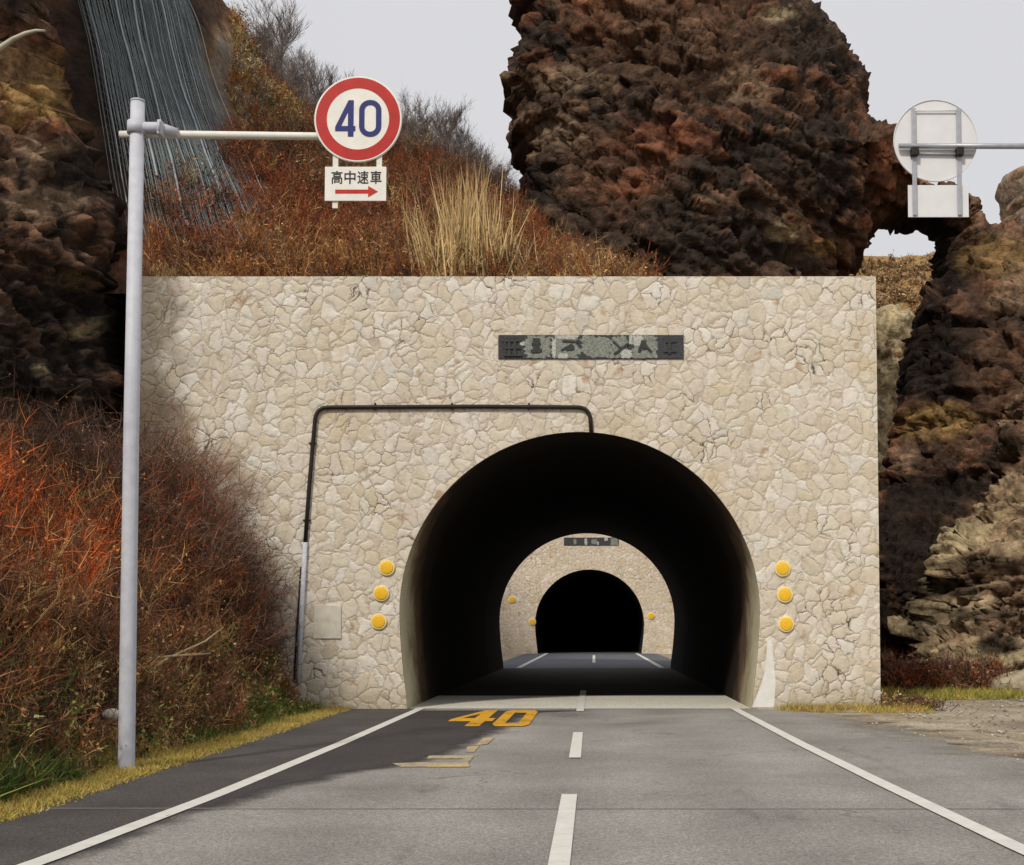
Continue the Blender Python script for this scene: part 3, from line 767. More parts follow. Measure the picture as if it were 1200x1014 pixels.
def rough_outline(poly, amp, step):
    out = []
    for i in range(len(poly)):
        a_, b_ = poly[i], poly[(i + 1) % len(poly)]
        n = max(1, int(math.dist(a_, b_) / step))
        for k in range(n):
            t_ = k / n; out.append((a_[0] + (b_[0] - a_[0]) * t_, a_[1] + (b_[1] - a_[1]) * t_))
    A = np.array([(x, 0, z) for x, z in out]); 
    nx = fbm(A * 1.1 + 5, 3) * amp; nz_ = fbm(A * 1.1 + 40, 3) * amp
    return [(x + a1, z + a2) for (x, z), a1, a2 in zip(out, nx, nz_)]
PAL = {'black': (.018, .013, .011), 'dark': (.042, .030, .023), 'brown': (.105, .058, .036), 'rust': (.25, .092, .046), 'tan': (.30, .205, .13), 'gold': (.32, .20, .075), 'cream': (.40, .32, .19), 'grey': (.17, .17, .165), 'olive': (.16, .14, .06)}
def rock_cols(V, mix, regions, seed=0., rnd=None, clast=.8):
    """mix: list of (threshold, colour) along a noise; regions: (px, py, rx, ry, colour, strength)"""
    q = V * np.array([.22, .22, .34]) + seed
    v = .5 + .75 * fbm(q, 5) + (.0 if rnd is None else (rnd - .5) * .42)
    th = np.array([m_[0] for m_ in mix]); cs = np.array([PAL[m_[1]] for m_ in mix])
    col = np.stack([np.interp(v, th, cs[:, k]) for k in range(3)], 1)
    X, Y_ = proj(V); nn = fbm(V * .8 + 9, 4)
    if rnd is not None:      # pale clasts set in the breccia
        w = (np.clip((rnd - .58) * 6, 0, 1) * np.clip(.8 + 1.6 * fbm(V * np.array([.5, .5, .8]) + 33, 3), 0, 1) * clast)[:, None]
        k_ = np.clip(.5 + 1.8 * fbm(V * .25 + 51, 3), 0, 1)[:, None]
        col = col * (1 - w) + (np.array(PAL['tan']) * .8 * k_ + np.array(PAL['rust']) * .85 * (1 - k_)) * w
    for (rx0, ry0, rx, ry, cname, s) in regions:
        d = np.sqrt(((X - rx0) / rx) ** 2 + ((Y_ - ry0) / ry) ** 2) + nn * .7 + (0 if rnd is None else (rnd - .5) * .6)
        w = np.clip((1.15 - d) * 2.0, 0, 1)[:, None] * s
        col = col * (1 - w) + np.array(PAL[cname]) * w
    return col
def vnormals(V, Fa):
    a_, b_, c_ = V[Fa[:, 0]], V[Fa[:, 1]], V[Fa[:, 2]]
    n = np.cross(b_ - a_, c_ - a_); Nn = np.zeros_like(V)
    for k in range(Fa.shape[1]): np.add.at(Nn, Fa[:, k], n)
    return Nn / (np.linalg.norm(Nn, axis=1)[:, None] + 1e-9)
def displace(V, Nn, amp, cs=1.3, seed=0., tilt=.35, flat=1.8):
    """broken rock: low swells, blocky lumps parted by clefts, small rubble"""
    Q = V.copy(); Q[:, 2] = (V[:, 2] + tilt * V[:, 0]) * flat
    Q = Q / cs + seed
    Q = Q + .35 * np.stack([fbm(Q * .9 + 3, 3), fbm(Q * .9 + 13, 3), fbm(Q * .9 + 23, 3)], 1)
    d1, d2, r1, f1 = worley(Q, True); e1, e2, r2, f2 = worley(Q * 2.4 + 7, True); g1_, g2_, r3, f3 = worley(Q * 5.5 + 17, True)
    s = .9 * fbm(V * .28 + seed, 3) + .5 * (r1 - .5) + .34 * f1 - .9 * np.clip(.16 - (d2 - d1), 0, 1) * 2 \
        + .22 * (r2 - .5) + .14 * f2 - .5 * np.clip(.16 - (e2 - e1), 0, 1) * 2 + .05 * f3 + .07 * fbm(V * 3.1, 4, True)
    r2 = .6 * r2 + .4 * r3
    return V + Nn * (s * amp)[:, None], r1 * .45 + r2 * .55
def inflate(outlines_px, Y0, Rr, cell, kd=1.0, rough=.35, lean=0.0, front_only=False):
    polys = []
    for o_ in outlines_px:
        pm = [(P(x, y, Y0)[0], P(x, y, Y0)[2]) for x, y in o_]
        polys.append(rough_outline(pm, rough, .5))
    A = np.array(polys[0]); x0, z0 = A.min(0) - cell; x1, z1 = A.max(0) + cell
    nx, nz_ = int((x1 - x0) / cell) + 2, int((z1 - z0) / cell) + 2
    gx, gz = np.meshgrid(x0 + np.arange(nx) * cell, z0 + np.arange(nz_) * cell, indexing='ij')
    fx, fz = gx.ravel(), gz.ravel()
    D = np.zeros(fx.shape); NX = D.copy(); NZ = D.copy(); ins = np.zeros(fx.shape, bool)
    D, NX, NZ, ins = seg_dist(fx, fz, polys)
    idx = np.arange(nx * nz_).reshape(nx, nz_)
    quads = np.stack([idx[:-1, :-1], idx[1:, :-1], idx[1:, 1:], idx[:-1, 1:]], -1).reshape(-1, 4)
    keep = ins[quads].sum(1) >= 3
    quads = quads[keep]
    # boundary vertices snap to the outline
    cnt = np.zeros(len(fx), int); np.add.at(cnt, quads.ravel(), 1)
    bd = (cnt > 0) & ((cnt < 4) | ~ins)
    X = np.where(bd, NX, fx); Z = np.where(bd, NZ, fz); Dd = np.where(bd, 0, D)
    Dc = np.minimum(Dd, Rr); T = kd * np.sqrt(np.maximum(Dc * (2 * Rr - Dc), 0))
    used = np.unique(quads); m = np.full(len(fx), -1); m[used] = np.arange(len(used)); n = len(used)
    Vf = np.stack([X[used], Y0 - T[used], Z[used]], 1); Qf = m[quads]
    bdu = bd[used]
    mb_ = np.where(bdu, np.arange(n), 0); bi = np.full(n, -1); nb = ~bdu; bi[nb] = n + np.arange(nb.sum()); bi[bdu] = np.arange(n)[bdu]
    Vb = np.stack([X[used], Y0 + T[used] * .7, Z[used]], 1)[nb]
    V = np.concatenate([Vf, Vb]); Fa = np.concatenate([Qf, bi[Qf][:, ::-1]])
    if lean: V[:, 1] += lean * (V[:, 2] - 0)
    return V, Fa
def rock(name, outs, Y0, Rr, cell, amp, mix, regions, label, cat, kd=1., cs=1.3, seed=0., kind=None, rough=.35, lean=0., mat='rock', tilt=.35, flat=1.8, clast=.8):
    V, Fa = inflate(outs, Y0, Rr, cell, kd, rough, lean)
    Nn = vnormals(V, Fa); V2, rnd = displace(V, Nn, amp, cs, seed, tilt, flat)
    col = rock_cols(V2, mix, regions, seed, rnd, clast)
    me = mesh_np(name, V2, Fa, col, False)
    o = link(name, me, M[mat]); tag(o, label, cat, None, kind); return o

STK = [(640, -170), (760, -215), (860, -190), (915, -120), (930, -40), (936, 0), (946, 22), (972, 48), (990, 84), (1004, 112), (1017, 126), (1015, 160), (1028, 166), (1040, 158), (1047, 178), (1060, 202), (1076, 224), (1132, 246), (1139, 262), (1140, 278), (1152, 284), (1170, 276), (1200, 262), (1300, 230), (1420, 300), (1480, 420), (1500, 830), (890, 830), (890, 500),
       (560, 500), (575, 400), (585, 320), (600, 262), (610, 238), (611, 200), (602, 172), (603, 150), (594, 134), (587, 118), (590, 98), (602, 76), (611, 46), (604, 24), (611, 0), (616, -60)]
HOLE = [(1021, 274), (1034, 266), (1060, 269), (1086, 270), (1104, 284), (1108, 308), (1096, 338), (1066, 364), (1062, 392), (1052, 450), (1043, 520), (1020, 570), (985, 540), (978, 340), (1006, 309), (1017, 300)]
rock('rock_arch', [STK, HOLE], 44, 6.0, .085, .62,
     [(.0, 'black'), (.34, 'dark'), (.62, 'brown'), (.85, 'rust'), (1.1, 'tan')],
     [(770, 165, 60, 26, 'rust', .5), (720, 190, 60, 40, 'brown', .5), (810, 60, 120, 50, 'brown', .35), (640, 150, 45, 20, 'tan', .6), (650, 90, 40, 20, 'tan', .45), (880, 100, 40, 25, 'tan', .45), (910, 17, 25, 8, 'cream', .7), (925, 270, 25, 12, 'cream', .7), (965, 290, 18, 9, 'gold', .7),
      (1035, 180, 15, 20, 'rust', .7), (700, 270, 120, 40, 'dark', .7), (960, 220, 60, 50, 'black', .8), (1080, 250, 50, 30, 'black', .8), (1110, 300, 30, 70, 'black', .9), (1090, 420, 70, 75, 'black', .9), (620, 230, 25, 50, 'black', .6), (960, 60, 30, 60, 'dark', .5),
      (740, 20, 90, 25, 'brown', .5), (1095, 495, 50, 22, 'gold', .8), (1060, 540, 25, 22, 'tan', .5), (1170, 300, 50, 25, 'gold', .5), (1165, 430, 40, 60, 'brown', .6), (1080, 630, 80, 110, 'black', .92), (1060, 730, 60, 40, 'black', .8), (1190, 340, 30, 30, 'tan', .5), (640, 40, 30, 40, 'dark', .6)],  # black right of the wall paints deep shade into the rock colour
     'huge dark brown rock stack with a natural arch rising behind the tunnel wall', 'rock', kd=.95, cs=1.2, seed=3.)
CL = [(1215, 430), (1196, 466), (1182, 500), (1152, 556), (1126, 600), (1100, 632), (1078, 662), (1084, 700), (1062, 742), (1050, 815), (1100, 840), (1700, 840), (1700, 380), (1400, 330), (1260, 380)]
rock('layered_rock', [CL], 38.0, 3.5, .075, .80,
     [(.0, 'dark'), (.25, 'brown'), (.42, 'tan'), (.62, 'cream'), (1.1, 'cream')], [(1175, 755, 30, 14, 'black', .9), (1080, 720, 30, 30, 'dark', .6), (1160, 660, 60, 8, 'black', .8), (1110, 690, 50, 12, 'dark', .8), (1150, 720, 60, 7, 'black', .7), (1190, 520, 30, 8, 'dark', .8)],  # thin black and dark bands paint the shade of clefts
     'pale layered rock outcrop at the foot of the dark cliff on the right', 'rock', cs=1.35, seed=11., flat=2.7, tilt=-.22, clast=.2)
CR = [(1000, 372), (1034, 362), (1066, 368), (1064, 420), (1054, 470), (1046, 560), (1050, 760), (930, 760), (940, 420)]
rock('pale_rock', [CR], 57, 3.0, .14, .45, [(0, 'tan'), (.35, 'cream'), (1, 'cream')], [], 'cream coloured rock showing in the gap beside the wall top right', 'rock', seed=21.)
CG = [(1167, 218), (1178, 202), (1200, 193), (1290, 190), (1340, 300), (1360, 740), (1180, 740), (1176, 262)]
rock('grey_rock', [CG], 62, 5.0, .15, .35, [(0, 'grey'), (.5, 'tan'), (1, 'grey')], [], 'smooth grey rock peak at the right edge above the cliff', 'rock', seed=31.)
LC = [(-900, -800), (0, -800), (22, -100), (34, 0), (66, 100), (104, 190), (130, 260), (150, 330), (168, 480), (172, 640), (160, 840), (-900, 840)]
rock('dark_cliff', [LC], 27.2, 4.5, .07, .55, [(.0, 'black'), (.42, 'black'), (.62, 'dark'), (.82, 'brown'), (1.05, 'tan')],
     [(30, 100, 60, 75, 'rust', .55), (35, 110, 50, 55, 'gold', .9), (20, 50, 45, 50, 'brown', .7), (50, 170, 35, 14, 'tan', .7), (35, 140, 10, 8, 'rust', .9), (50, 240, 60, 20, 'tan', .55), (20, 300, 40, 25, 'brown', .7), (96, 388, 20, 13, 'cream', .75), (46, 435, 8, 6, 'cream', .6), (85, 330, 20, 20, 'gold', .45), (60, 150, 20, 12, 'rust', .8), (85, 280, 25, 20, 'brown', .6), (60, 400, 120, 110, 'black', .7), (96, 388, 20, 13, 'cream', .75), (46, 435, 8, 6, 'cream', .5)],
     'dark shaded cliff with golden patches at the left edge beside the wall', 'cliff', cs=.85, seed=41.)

# hillside over the near tunnel
YR = 46.0; Y1 = 26.75
RID = [(-900, -1500), (-300, -800), (60, -360), (150, -190), (200, -85), (247, 0), (300, 78), (340, 122), (372, 152), (430, 172), (480, 178), (540, 202), (600, 240), (632, 262), (690, 330), (760, 420), (890, 470), (960, 480)]
def ridge_z(px_): return np.interp(px_, [r[0] for r in RID], [P(r[0], r[1], YR)[2] for r in RID])
def hill_pt(px_, t_):
    """px_: column of the fan, t_ 0 at the wall, 1 at the ridge, 2 far down behind"""
    Yv = Y1 + (YR - Y1) * t_
    x = (px_ - PX) / F * Yv * 1.0
    zr = ridge_z(px_); z0 = 8.70
    st_ = np.clip((330 - px_) / 200, 0, 1)
    tt = np.minimum(t_, 1.0)
    prof = tt * (1 - st_) + st_ * (1 - (1 - tt) ** 1.25)
    z = z0 + (zr - z0) * prof
    z = np.where(t_ > 1, zr - (t_ - 1) * 14.0 * (1 - .3), z)
    return x, Yv, z
def hill_low(V, X):
    return (.1 + .12 * np.clip((400 - X) / 180, 0, 1)) * fbm(V * .2 + 2, 2) * 1.5 * np.clip((V[:, 1] - Y1) / 2, 0, 1)
def hill_disp(V, X):
    a = .12 + .12 * np.clip((380 - X) / 180, 0, 1)
    return hill_low(V, X) + (fbm(V * .8 + 2, 5) * a * 1.6 + a * .6 * fbm(V * 1.9, 3, True)) * np.clip((V[:, 1] - Y1) / 1.2, 0, 1)
pxs = np.concatenate([np.arange(-900, -100, 12.), np.arange(-100, 961, 3.5)]); ts = np.concatenate([np.arange(0, 1.001, 1 / 170.), np.arange(1.03, 1.6, .03)])
A, B = np.meshgrid(pxs, ts, indexing='ij'); x, y, z = hill_pt(A.ravel(), B.ravel()); V = np.stack([x, y, z], 1)
X0 = A.ravel(); dz = hill_disp(V, X0); V[:, 2] += dz; V[:, 0] += dz * .4 * (X0 < 400)
ni, nj = len(pxs), len(ts); idx = np.arange(ni * nj).reshape(ni, nj)
Fa = np.stack([idx[:-1, :-1], idx[1:, :-1], idx[1:, 1:], idx[:-1, 1:]], -1).reshape(-1, 4)
_, PYv = proj(V)
col = rock_cols(V, [(.1, 'dark'), (.5, 'brown'), (.75, 'rust'), (1.0, 'gold')],
    [(150, 60, 90, 170, 'black', .8), (210, 60, 45, 150, 'dark', .85), (210, 200, 70, 80, 'dark', .8), (300, 80, 70, 60, 'gold', .55), (330, 130, 40, 40, 'rust', .5), (300, 120, 25, 20, 'grey', .8), (350, 170, 40, 20, 'grey', .5), (270, 50, 20, 20, 'tan', .6), (260, 100, 12, 60, 'grey', .5), (450, 280, 400, 60, 'brown', .5)], 5.)
me = mesh_np('hillside', V, Fa, col, True); hill = tag(link('hillside', me, M['soil']), kind='structure')
# its right flank, down to the ground beside the tunnel
sx, sy, sz = hill_pt(np.full(nj, 960.), ts); sz = sz + hill_disp(np.stack([sx, sy, sz], 1), np.full(nj, 960.))
E = V[idx[-1]]; rows = [E]
for k in range(1, 7): 
    Q = E.copy(); Q[:, 2] = E[:, 2] * (1 - k / 6) - .1; Q[:, 0] += .06 * k; rows.append(Q)
VV = np.concatenate(rows); n = len(E); f = []
for k in range(6):
    for j in range(n - 1): f.append((k * n + j, k * n + j + 1, (k + 1) * n + j + 1, (k + 1) * n + j))
me = mesh_np('hill_flank', VV, f, np.tile(PAL['dark'], (len(VV), 1)), True); tag(link('hillside', me, M['soil']), kind='structure')
# hill behind the arch, and over the far portal
def bump_hill(name, x0, x1, y0, y1, fz, colname, step=.5):
    xs = np.arange(x0, x1, step); yy = np.arange(y0, y1, step); A, B = np.meshgrid(xs, yy, indexing='ij')
    V = np.stack([A.ravel(), B.ravel(), fz(A.ravel(), B.ravel())], 1); V[:, 2] += fbm(V * .3, 4) * 1.0 + fbm(V * 1.7, 3) * .25
    idx = np.arange(len(xs) * len(yy)).reshape(len(xs), len(yy)); Fa = np.stack([idx[:-1, :-1], idx[1:, :-1], idx[1:, 1:], idx[:-1, 1:]], -1).reshape(-1, 4)
    c = rock_cols(V, colname, [], 8.); o = link(name, mesh_np(name, V, Fa, c, True), M['soil']); return tag(o, kind='structure')
zt = P(1060, 297, 84)[2]
bump_hill('far_hill', 12, 60, 64, 110, lambda x, y: -1 + np.minimum(zt + 1, np.maximum(0, (y - 64) * 1.35)) * np.clip((x - 10.5) / 3.5, 0, 1) + .08 * (x - 20), [(0, 'brown'), (.4, 'gold'), (.7, 'tan'), (1, 'gold')])
bump_hill('far_hill', -45, 12, 87.2, 130, lambda x, y: 9.2 + (y - 87) * .35, [(0, 'dark'), (.5, 'brown'), (1, 'rust')], .8)

# bank left of the road
def bank_z(x, y):
    s = -5.75 - x + .18 * np.sin(y * .9) 
    z = np.where(s > 0, 6.6 * (1 - np.exp(-s * .24)) , 0)
    return z + .03 * np.clip(-5.0 - x, 0, 1)
xs = np.concatenate([np.arange(-26, -9, .4), np.arange(-9, -4.93, .1)]); yy = np.arange(-6, YP + .01, .2); yy[-1] = YP - .01
A, B = np.meshgrid(xs, yy, indexing='ij'); V = np.stack([A.ravel(), B.ravel(), bank_z(A.ravel(), B.ravel())], 1)
k = np.clip((-5.2 - V[:, 0]), 0, 1); V[:, 2] += fbm(V * .7, 4) * .35 * k + .008
idx = np.arange(len(xs) * len(yy)).reshape(len(xs), len(yy)); Fa = np.stack([idx[:-1, :-1], idx[1:, :-1], idx[1:, 1:], idx[:-1, 1:]], -1).reshape(-1, 4)
col = rock_cols(V, [(.2, 'dark'), (.7, 'brown'), (1, 'brown')], [], 2.); w = np.clip((V[:, 0] + 5.9) * 3, 0, 1)[:, None]; col = col * (1 - w) + np.array((.22, .17, .06)) * w
tag(link('bank', mesh_np('bank', V, Fa, col, True), M['soil']), kind='structure')
def bank_at(x, y):
    V = np.stack([x, y, bank_z(x, y)], 1); return V[:, 2] + fbm(V * .7, 4) * .35 * np.clip((-5.2 - x), 0, 1)

# ------------------------------------------------------------------ vegetation
def twigs(base, d, length, width, curl, col):
    """curved tapering twigs: 5 verts, 3 triangles each. base, d (unit), col: (n,3); rest (n,)"""
    n = len(base); up = rng.normal(size=(n, 3)); side = np.cross(d, up); side /= np.linalg.norm(side, axis=1)[:, None] + 1e-9
    mid = base + d * (length * .5)[:, None]; tip = base + d * length[:, None] + curl * length[:, None]
    w = width[:, None] * side
    V = np.stack([base - w * .5, base + w * .5, mid - w * .35, mid + w * .35, tip], 1).reshape(-1, 3)
    o = (np.arange(n) * 5)[:, None]
    T = np.concatenate([o + np.array([[0, 1, 3]]), o + np.array([[0, 3, 2]]), o + np.array([[2, 3, 4]])])
    return V, T, np.repeat(col, 5, axis=0)
def brush(name, pts, h, nst, ntw, pal, weights, spread=.55, w=.016, label=None, cat='brush', kind='stuff', colfn=None, lean=(0, 0)):
    """twiggy undergrowth: stems from each point, side twigs from each stem"""
    n = len(pts); B = np.repeat(pts, nst, 0) + rng.normal(size=(n * nst, 3)) * np.array([.10, .10, .0]); H = np.repeat(h, nst) * rng.uniform(.5, 1.1, n * nst)
    d = np.stack([rng.normal(size=n * nst) * spread + lean[0], rng.normal(size=n * nst) * spread + lean[1], np.ones(n * nst)], 1); d /= np.linalg.norm(d, axis=1)[:, None]
    pal = np.array(pal); ci = rng.choice(len(pal), n, p=np.array(weights) / sum(weights)); col = pal[ci]
    if colfn is not None: col = colfn(pts, col)
    col = np.repeat(col, nst, 0) * rng.uniform(.6, 1.45, (n * nst, 1))
    curl = rng.normal(size=(n * nst, 3)) * .12
    V1, T1, C1 = twigs(B, d, H, np.full(n * nst, w), curl, col)
    m = n * nst * ntw; src = np.repeat(np.arange(n * nst), ntw); tt = rng.uniform(.2, .95, m)
    B2 = B[src] + d[src] * (H[src] * tt)[:, None] + curl[src] * (H[src] * tt ** 2)[:, None] * .5
    d2 = d[src] + rng.normal(size=(m, 3)) * .75; d2 /= np.linalg.norm(d2, axis=1)[:, None]
    V2, T2, C2 = twigs(B2, d2, H[src] * rng.uniform(.15, .42, m), np.full(m, w * .75), rng.normal(size=(m, 3)) * .15, col[src] * rng.uniform(.75, 1.35, (m, 1)))
    m3 = n * nst * 2; s3 = rng.integers(0, n * nst, m3); t3 = rng.uniform(.3, 1.0, m3)      # withered leaves and seed heads
    B3 = B[s3] + d[s3] * (H[s3] * t3)[:, None] + rng.normal(size=(m3, 3)) * .05; d3 = rng.normal(size=(m3, 3)); d3 /= np.linalg.norm(d3, axis=1)[:, None]
    V3, T3, C3 = twigs(B3, d3, rng.uniform(2.2, 5.0, m3) * w, rng.uniform(1.5, 3.2, m3) * w, rng.normal(size=(m3, 3)) * .3, np.clip(col[s3] * rng.uniform(.6, 2.0, (m3, 1)), 0, .6))
    me = mesh_np(name, np.concatenate([V1, V2, V3]), np.concatenate([T1, T2 + len(V1), T3 + len(V1) + len(V2)]), np.clip(np.concatenate([C1, C2, C3]), 0, .9))
    o = link(name, me, M['twig']); return tag(o, label, cat, None, kind)
RUST = (.26, .068, .024); ORG = (.36, .13, .045); BRN = (.175, .088, .047); DRK = (.055, .032, .022); STR = (.48, .33, .13); OLV = (.13, .14, .035); GRN = (.085, .15, .03)
# big bank of rust brushwood
def bank_brush(n, xr, yr, hr, pal, wts, nst, ntw, label, w=.016, colfn=None, name='brushwood', spread=.55):
    x = rng.uniform(*xr, n); y = rng.uniform(*yr, n); z = bank_at(x, y)
    ok = ~((x > -6.35) & (y < 12.2)) if name == 'brushwood' else ~((x > -6.1) & (y < 11.5))
    x, y, z = x[ok], y[ok], z[ok]; n = len(x)
    cl_ = fbm(np.stack([x * 1.1, y * .8, z * 0], 1) + 61, 3)
    hh = rng.uniform(*hr, n) * np.clip((-5.35 - x) / np.where(y > 21, 2.0, .8), .25, 1) * np.clip(.95 + 1.5 * cl_, .35, 1.6)
    return brush(name, np.stack([x, y, z], 1), hh, nst, ntw, pal, wts, spread, w, label, colfn=colfn)
def bank_col(p, c):
    # reddest in a band high on the bank, brown and straw low down, blackish at the very top
    k = np.clip((p[:, 2] - 1.1) / 1.0, 0, 1) * np.clip((4.3 - p[:, 2]) / .9, 0, 1)
    patch = np.clip(.6 + 1.5 * fbm(p * .9 + 4, 3), 0, 1)
    k = k * np.clip((21.5 - p[:, 1]) / 3, .15, 1)
    m = rng.random(len(p)) < .9 * k * patch
    c = np.where(m[:, None], np.array((.46, .10, .026)) * rng.uniform(.7, 1.5, (len(p), 1)), c)
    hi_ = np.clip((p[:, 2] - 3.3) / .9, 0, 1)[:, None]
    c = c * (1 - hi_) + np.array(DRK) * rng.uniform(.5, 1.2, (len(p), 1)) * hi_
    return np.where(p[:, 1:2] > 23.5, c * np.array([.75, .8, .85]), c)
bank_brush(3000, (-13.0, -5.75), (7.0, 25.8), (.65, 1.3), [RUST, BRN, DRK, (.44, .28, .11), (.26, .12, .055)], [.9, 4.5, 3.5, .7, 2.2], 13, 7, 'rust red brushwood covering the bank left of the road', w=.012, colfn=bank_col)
bank_brush(640, (-9.2, -6.35), (22.5, 25.9), (.7, 2.0), [BRN, DRK, RUST, (.17, .11, .09)], [4, 3, 1.2, 3], 14, 8, 'brown bare shrubs heaped against the left foot of the wall', w=.012)
bank_brush(500, (-6.5, -5.55), (8, 25.5), (.3, .7), [STR, BRN, OLV, GRN], [2.2, 3, 1, .7], 14, 5, 'low straw and brown weeds along the foot of the bank', name='weeds', spread=.7)
def grass(name, pts, h, pal, wts, nb, w, label, spread=.45):
    n = len(pts); B = np.repeat(pts, nb, 0) + rng.normal(size=(n * nb, 3)) * np.array([.05, .05, 0]); d = np.stack([rng.normal(size=n * nb) * spread, rng.normal(size=n * nb) * spread, np.ones(n * nb)], 1); d /= np.linalg.norm(d, axis=1)[:, None]
    pal = np.array(pal); c = pal[rng.choice(len(pal), n, p=np.array(wts) / sum(wts))]; c = np.repeat(c, nb, 0) * rng.uniform(.65, 1.35, (n * nb, 1))
    H = np.repeat(h, nb) * rng.uniform(.5, 1.2, n * nb)
    V, T, Cc = twigs(B, d, H, np.full(n * nb, w), rng.normal(size=(n * nb, 3)) * .2, c)
    return tag(link(name, mesh_np(name, V, T, np.clip(Cc, 0, .9)), M['twig']), label, 'grass', None, 'stuff')
YEL = (.50, .37, .09); YG = (.33, .31, .07)
n = 7000; x = rng.uniform(-5.7, -4.93, n); y = rng.uniform(6, 25.9, n); z = bank_at(x, y)
grass('verge_grass', np.stack([x, y, z], 1), rng.uniform(.04, .10, n), [YEL, STR, YG], [4, 2, 2], 12, .009, 'dry yellow grass verge edging the left side of the road', .9)
n = 1500; y = rng.uniform(17.5, 25.7, n); x = -5.75 + rng.normal(size=n) * .16; z = bank_at(x, y)
g1 = np.stack([x, y, z], 1)
n2 = 1800; x = rng.uniform(-6.5, -5.45, n2); y = rng.uniform(7, 13.6, n2); gb = np.stack([x, y, bank_at(x, y)], 1)
grass('green_grass', g1, rng.uniform(.10, .24, len(g1)), [GRN, OLV, YG], [4, 2, 1.5], 12, .010, 'green grass tufts between verge and brushwood', .6)
n = 900; x = rng.uniform(3.75, 6.6, n); y = YP - .02 - np.abs(rng.normal(size=n)) * .35
grass('wall_foot_grass', np.stack([x, y, np.full(n, -.02)], 1), rng.uniform(.06, .2, n), [YEL, STR, YG, BRN], [3, 2, 2, 1], 12, .010, 'yellow grass along the right foot of the wall', .8)
n = 1600; x = rng.uniform(5.9, 10.5, n); y = rng.uniform(29.5, 33.5, n) + .1 * (x - 6)
grass('cliff_foot_grass', np.stack([x, y, np.full(n, -.02)], 1), rng.uniform(.08, .25, n), [YEL, YG, OLV], [2, 3, 2], 12, .014, 'olive grass on the gravel before the right cliff', .8)
n = 260; x = rng.uniform(7.6, 10.6, n); y = 33.6 + .1 * (x - 8) + rng.normal(size=n) * .3
brush('cliff_foot_brush', np.stack([x, y, np.full(n, -.03)], 1), rng.uniform(.35, 1.15, n), 16, 6, [RUST, BRN, DRK, (.2, .12, .09)], [1, 4, 2, 2], .6, .022, 'brown brush heaped at the foot of the right cliff')
n = 60; x = rng.uniform(5.8, 6.9, n); y = YP + rng.uniform(-.3, .8, n)
brush('corner_weeds', np.stack([x, y, np.full(n, -.03)], 1), rng.uniform(.15, .45, n), 12, 5, [BRN, DRK, STR], [3, 2, 1], .7, .014, 'low brown weeds at the right bottom corner of the wall')

# brush over the wall on the hillside
def hill_at(px_, t_):
    x, y, z = hill_pt(px_, t_); V = np.stack([x, y, z], 1); d = hill_disp(V, px_); V[:, 2] += d; V[:, 0] += d * .4 * (px_ < 400); return V
n = 2100; px_ = rng.uniform(165, 760, n); t_ = rng.uniform(0.01, .97, n) ** 1.15
pt_ = hill_at(px_, t_); _, py_ = proj(pt_); keep = (px_ > 250) | (py_ > 215); keep &= ~((px_ < 345) & (py_ < 165))
pt_ = pt_[keep]; px2 = px_[keep]
def hb_col(p, c):
    X, Y_ = proj(p); red = np.array((.25, .078, .032)); k = np.exp(-((X - 330) / 130) ** 2) * np.clip((Y_ - 190) / 60, 0, 1)
    k2 = np.clip((Y_ - 285) / 25, 0, 1) * .35
    c = np.where((rng.random(len(p)) < .6 * k)[:, None], red, c); return np.where((rng.random(len(p)) < k2)[:, None], np.array((.34, .17, .065)), c)
brush('hillside_brush', pt_, rng.uniform(.5, 1.15, len(pt_)), 14, 6, [RUST, BRN, DRK, ORG, STR], [1.8, 5, 3, .5, .8], .5, .016, 'rust brown brush on the hillside above the wall', colfn=hb_col)
n = 900; px_ = rng.uniform(262, 420, n); t_ = rng.uniform(.5, 1.0, n); pt_ = hill_at(px_, t_)
brush('slope_scrub', pt_, rng.uniform(.25, .7, n), 10, 4, [STR, ORG, BRN, OLV, (.30, .27, .22)], [2.5, 2, 3, 1, 2], .6, .02, 'golden scrub on the steep slope above the sign')
n = 2600; px_ = rng.uniform(168, 985, n); t_ = rng.uniform(0.0, .05, n) ** 1.2; pt_ = hill_at(px_, t_); pt_[:, 2] = np.maximum(pt_[:, 2], 8.72)
wd = (px_ < 720) | (rng.random(n) < .45)
pt_ = pt_[wd]; grass('wall_top_grass', pt_, rng.uniform(.10, .30, len(pt_)), [STR, YG, BRN, YEL], [2.5, 1, 3, 1], 12, .012, 'dry grass fringe along the top edge of the wall', .55)
n = 150; px_ = rng.uniform(372, 432, n); pt_ = hill_at(px_, rng.uniform(0, .03, n)); pt_[:, 2] = 8.75
grass('green_tuft', pt_, rng.uniform(.2, .42, n), [GRN, OLV, YG], [3, 3, 2], 14, .013, 'green tuft of grass on the wall top below the sign', .4)
grass('green_plants', gb, rng.uniform(.16, .5, len(gb)), [GRN, OLV, YG, (.06, .10, .03)], [4, 2, 1.2, 3], 9, .017, 'leafy green plants at the foot of the bank, lower left corner', .7)
# far hill scrub
n = 2400; x = rng.uniform(14, 30, n); y = rng.uniform(66, 84, n); z = -1 + np.minimum(zt + 1, np.maximum(0, (y - 64) * 1.35)) * np.clip((x - 10.5) / 3.5, 0, 1) + .08 * (x - 20)
brush('far_hill_scrub', np.stack([x, y, z], 1), rng.uniform(.4, .9, n), 10, 3, [(.34, .23, .12), (.27, .17, .085), BRN], [3, 3, 1], .7, .05, 'tan scrub on the hill seen through the rock arch')

